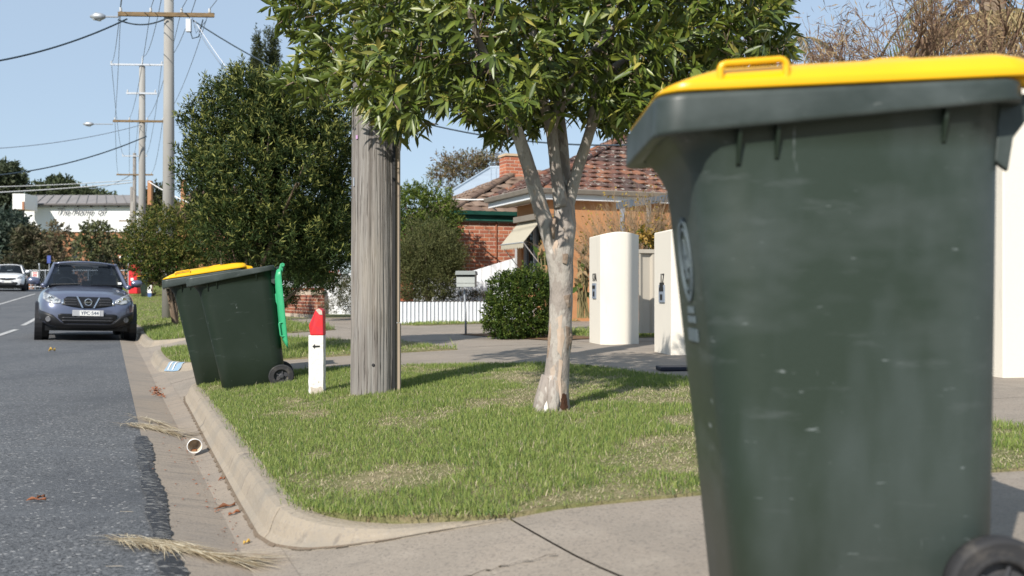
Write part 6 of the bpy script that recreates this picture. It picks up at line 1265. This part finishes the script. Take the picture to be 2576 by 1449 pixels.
def dry_bunch(label, p0, p1, n, wid, headfrac, cols):
    a, b_ = GP(*p0), GP(*p1); ax_ = np.array(list(b_ - a)); L = np.linalg.norm(ax_); d0 = ax_ / L; sd_ = np.array([-d0[1], d0[0], 0]); V = []; T = []; C = []
    fr = np.clip(RNG.beta(1.4, 2.0, n), 0, .8); ln = L * RNG.uniform(.12, .30, n) * (1 + .7 * fr)
    for i in range(n):
        off = RNG.normal(0, wid * (1.2 if fr[i] < .35 else .45)); g0 = np.array(list(a)) + d0 * (fr[i] * L) + sd_ * off
        dv = d0 * RNG.choice([1, 1, -1], p=[.5, .3, .2]) + sd_ * RNG.normal(0, .22 if fr[i] > .4 else .45); dv /= np.linalg.norm(dv); e = g0 + dv * ln[i]
        z0, ze = [zd(*sv(q[0], q[1])) for q in (g0, e)]; h = RNG.uniform(.001, .011); w = sd_ * RNG.uniform(.0012, .0028)
        mid = (g0 + e) / 2; mid[2] = (z0 + ze) / 2 + h + .012; g0[2] = z0 + .012 + h * .5; e[2] = ze + .008; o = len(V)
        V += [g0 - w, g0 + w, mid - w, mid + w, e]; T += [[o, o + 1, o + 3], [o, o + 3, o + 2], [o + 2, o + 3, o + 4]]; C += [np.array(cols[RNG.integers(len(cols))]) * RNG.uniform(.7, 1.2)] * 5
    return tag(link('dry_grass', npmesh('dry_grass', V, T, np.array(C)), drym), label, 'dry grass')
STR = [(.55, .46, .31), (.46, .37, .24), (.64, .56, .41), (.30, .22, .13)]
dry_bunch('long bunch of straw coloured dry grass lying across the near gutter', (285, 1362), (660, 1412), 480, .014, .3, STR)
dry_bunch('smaller bunch of dry grass across the gutter beyond the cup', (318, 1068), (490, 1082), 240, .045, .3, STR)
dry_bunch('thin dry stalks on the gutter above the second bunch', (330, 1048), (478, 1072), 60, .03, .3, STR)
def curl_leaf(label, px, py, L, W_, yaw, m, nm='dead_leaf', lift=.012, cat='leaf', group=None):
    g = GP(px, py); d = Vector((math.cos(yaw), math.sin(yaw), 0)); s_ = Vector((-d.y, d.x, 0)); mb = MB()
    def f(a, c):
        w = W_ * math.sin(math.pi * min(.97, max(.04, a))) ** .8 * (1 + .45 * math.sin(a * 17 + px)); u = (c - .5) * 2; p = g + d * (L * (a - .5)) + s_ * (w * u * .5); p.z = zd(*sv(p.x, p.y)) + .006 + lift * (u * u * (.6 + .5 * math.sin(a * 9 + py)) + .4 * math.sin(3 * a)); return p
    mb.grid(f, 8, 4); return tag(mb.build(nm, m, smooth=True, solid=.001, fix=False), label, cat, group)
lm = litter_mat((.20, .085, .045), (.10, .05, .03)); lm2 = litter_mat((.30, .12, .06), (.2, .07, .04)); lmy = litter_mat((.55, .36, .09), (.45, .26, .06))
curl_leaf('large curled brown leaf against the kerb face near the drive', 567, 1280, .09, .022, .1, lm, lift=.016); curl_leaf('second curled brown leaf tip touching the large one by the kerb', 590, 1283, .05, .02, .3, lm2)
curl_leaf('pink brown flake in the gutter below the cup', 558, 1186, .035, .015, .2, lm2); curl_leaf('orange leaf in the gutter corner beside the kerb return', 621, 1364, .026, .017, .4, lmy)
curl_leaf('yellow leaf ball on the road in front of the car', 131, 885, .10, .09, .3, lmy, lift=.05); curl_leaf('reddish bark strip on the near road surface', 92, 1262, .085, .016, .15, lm2, 'bark_strip', cat='bark'); curl_leaf('darker bark strip crossing the reddish strip on the road', 103, 1256, .05, .014, 1.2, lm, 'bark_strip', cat='bark')
curl_leaf('thin pale twig lying on the lower road', 290, 1428, .06, .0035, .1, litter_mat((.42, .36, .28), (.3, .26, .2)), 'twig', cat='twig', lift=.001); curl_leaf('pale straw lying on the mid road', 320, 1290, .06, .003, -.1, MATS['dry_leaf_420'], 'twig', cat='twig', lift=.001)
rl = random.Random(31); mb = MB()
for k in range(150):
    t = rl.random(); v = .46 + rl.gauss(0, .018) if rl.random() < .7 else rl.uniform(.22, .5); s = rl.uniform(3.4, 7.5) if k < 110 else rl.uniform(7.5, 13.5); p = SV(s, v, zd(s, v) + .006); r = rl.uniform(.003, .010); a = rl.uniform(0, 6.3)
    mb.add([p + Vector((r * math.cos(a + q) * (1 if q % 2 < 1 else .6), r * math.sin(a + q), rl.uniform(0, .006))) for q in (0, 1.6, 3.1, 4.7)], [(0, 1, 2, 3)])
for k in range(70):
    s, v = rl.uniform(10.1, 11.2), .44 + rl.gauss(0, .03); p = SV(s, v, zd(s, v) + .008); r = rl.uniform(.008, .02); a = rl.uniform(0, 6.3); mb.add([p + Vector((r * math.cos(a + q), r * math.sin(a + q), rl.uniform(0, .02))) for q in (0, 1.6, 3.1, 4.7)], [(0, 1, 2, 3)])
mb.build('leaf_litter', lm2)['kind'] = 'stuff'
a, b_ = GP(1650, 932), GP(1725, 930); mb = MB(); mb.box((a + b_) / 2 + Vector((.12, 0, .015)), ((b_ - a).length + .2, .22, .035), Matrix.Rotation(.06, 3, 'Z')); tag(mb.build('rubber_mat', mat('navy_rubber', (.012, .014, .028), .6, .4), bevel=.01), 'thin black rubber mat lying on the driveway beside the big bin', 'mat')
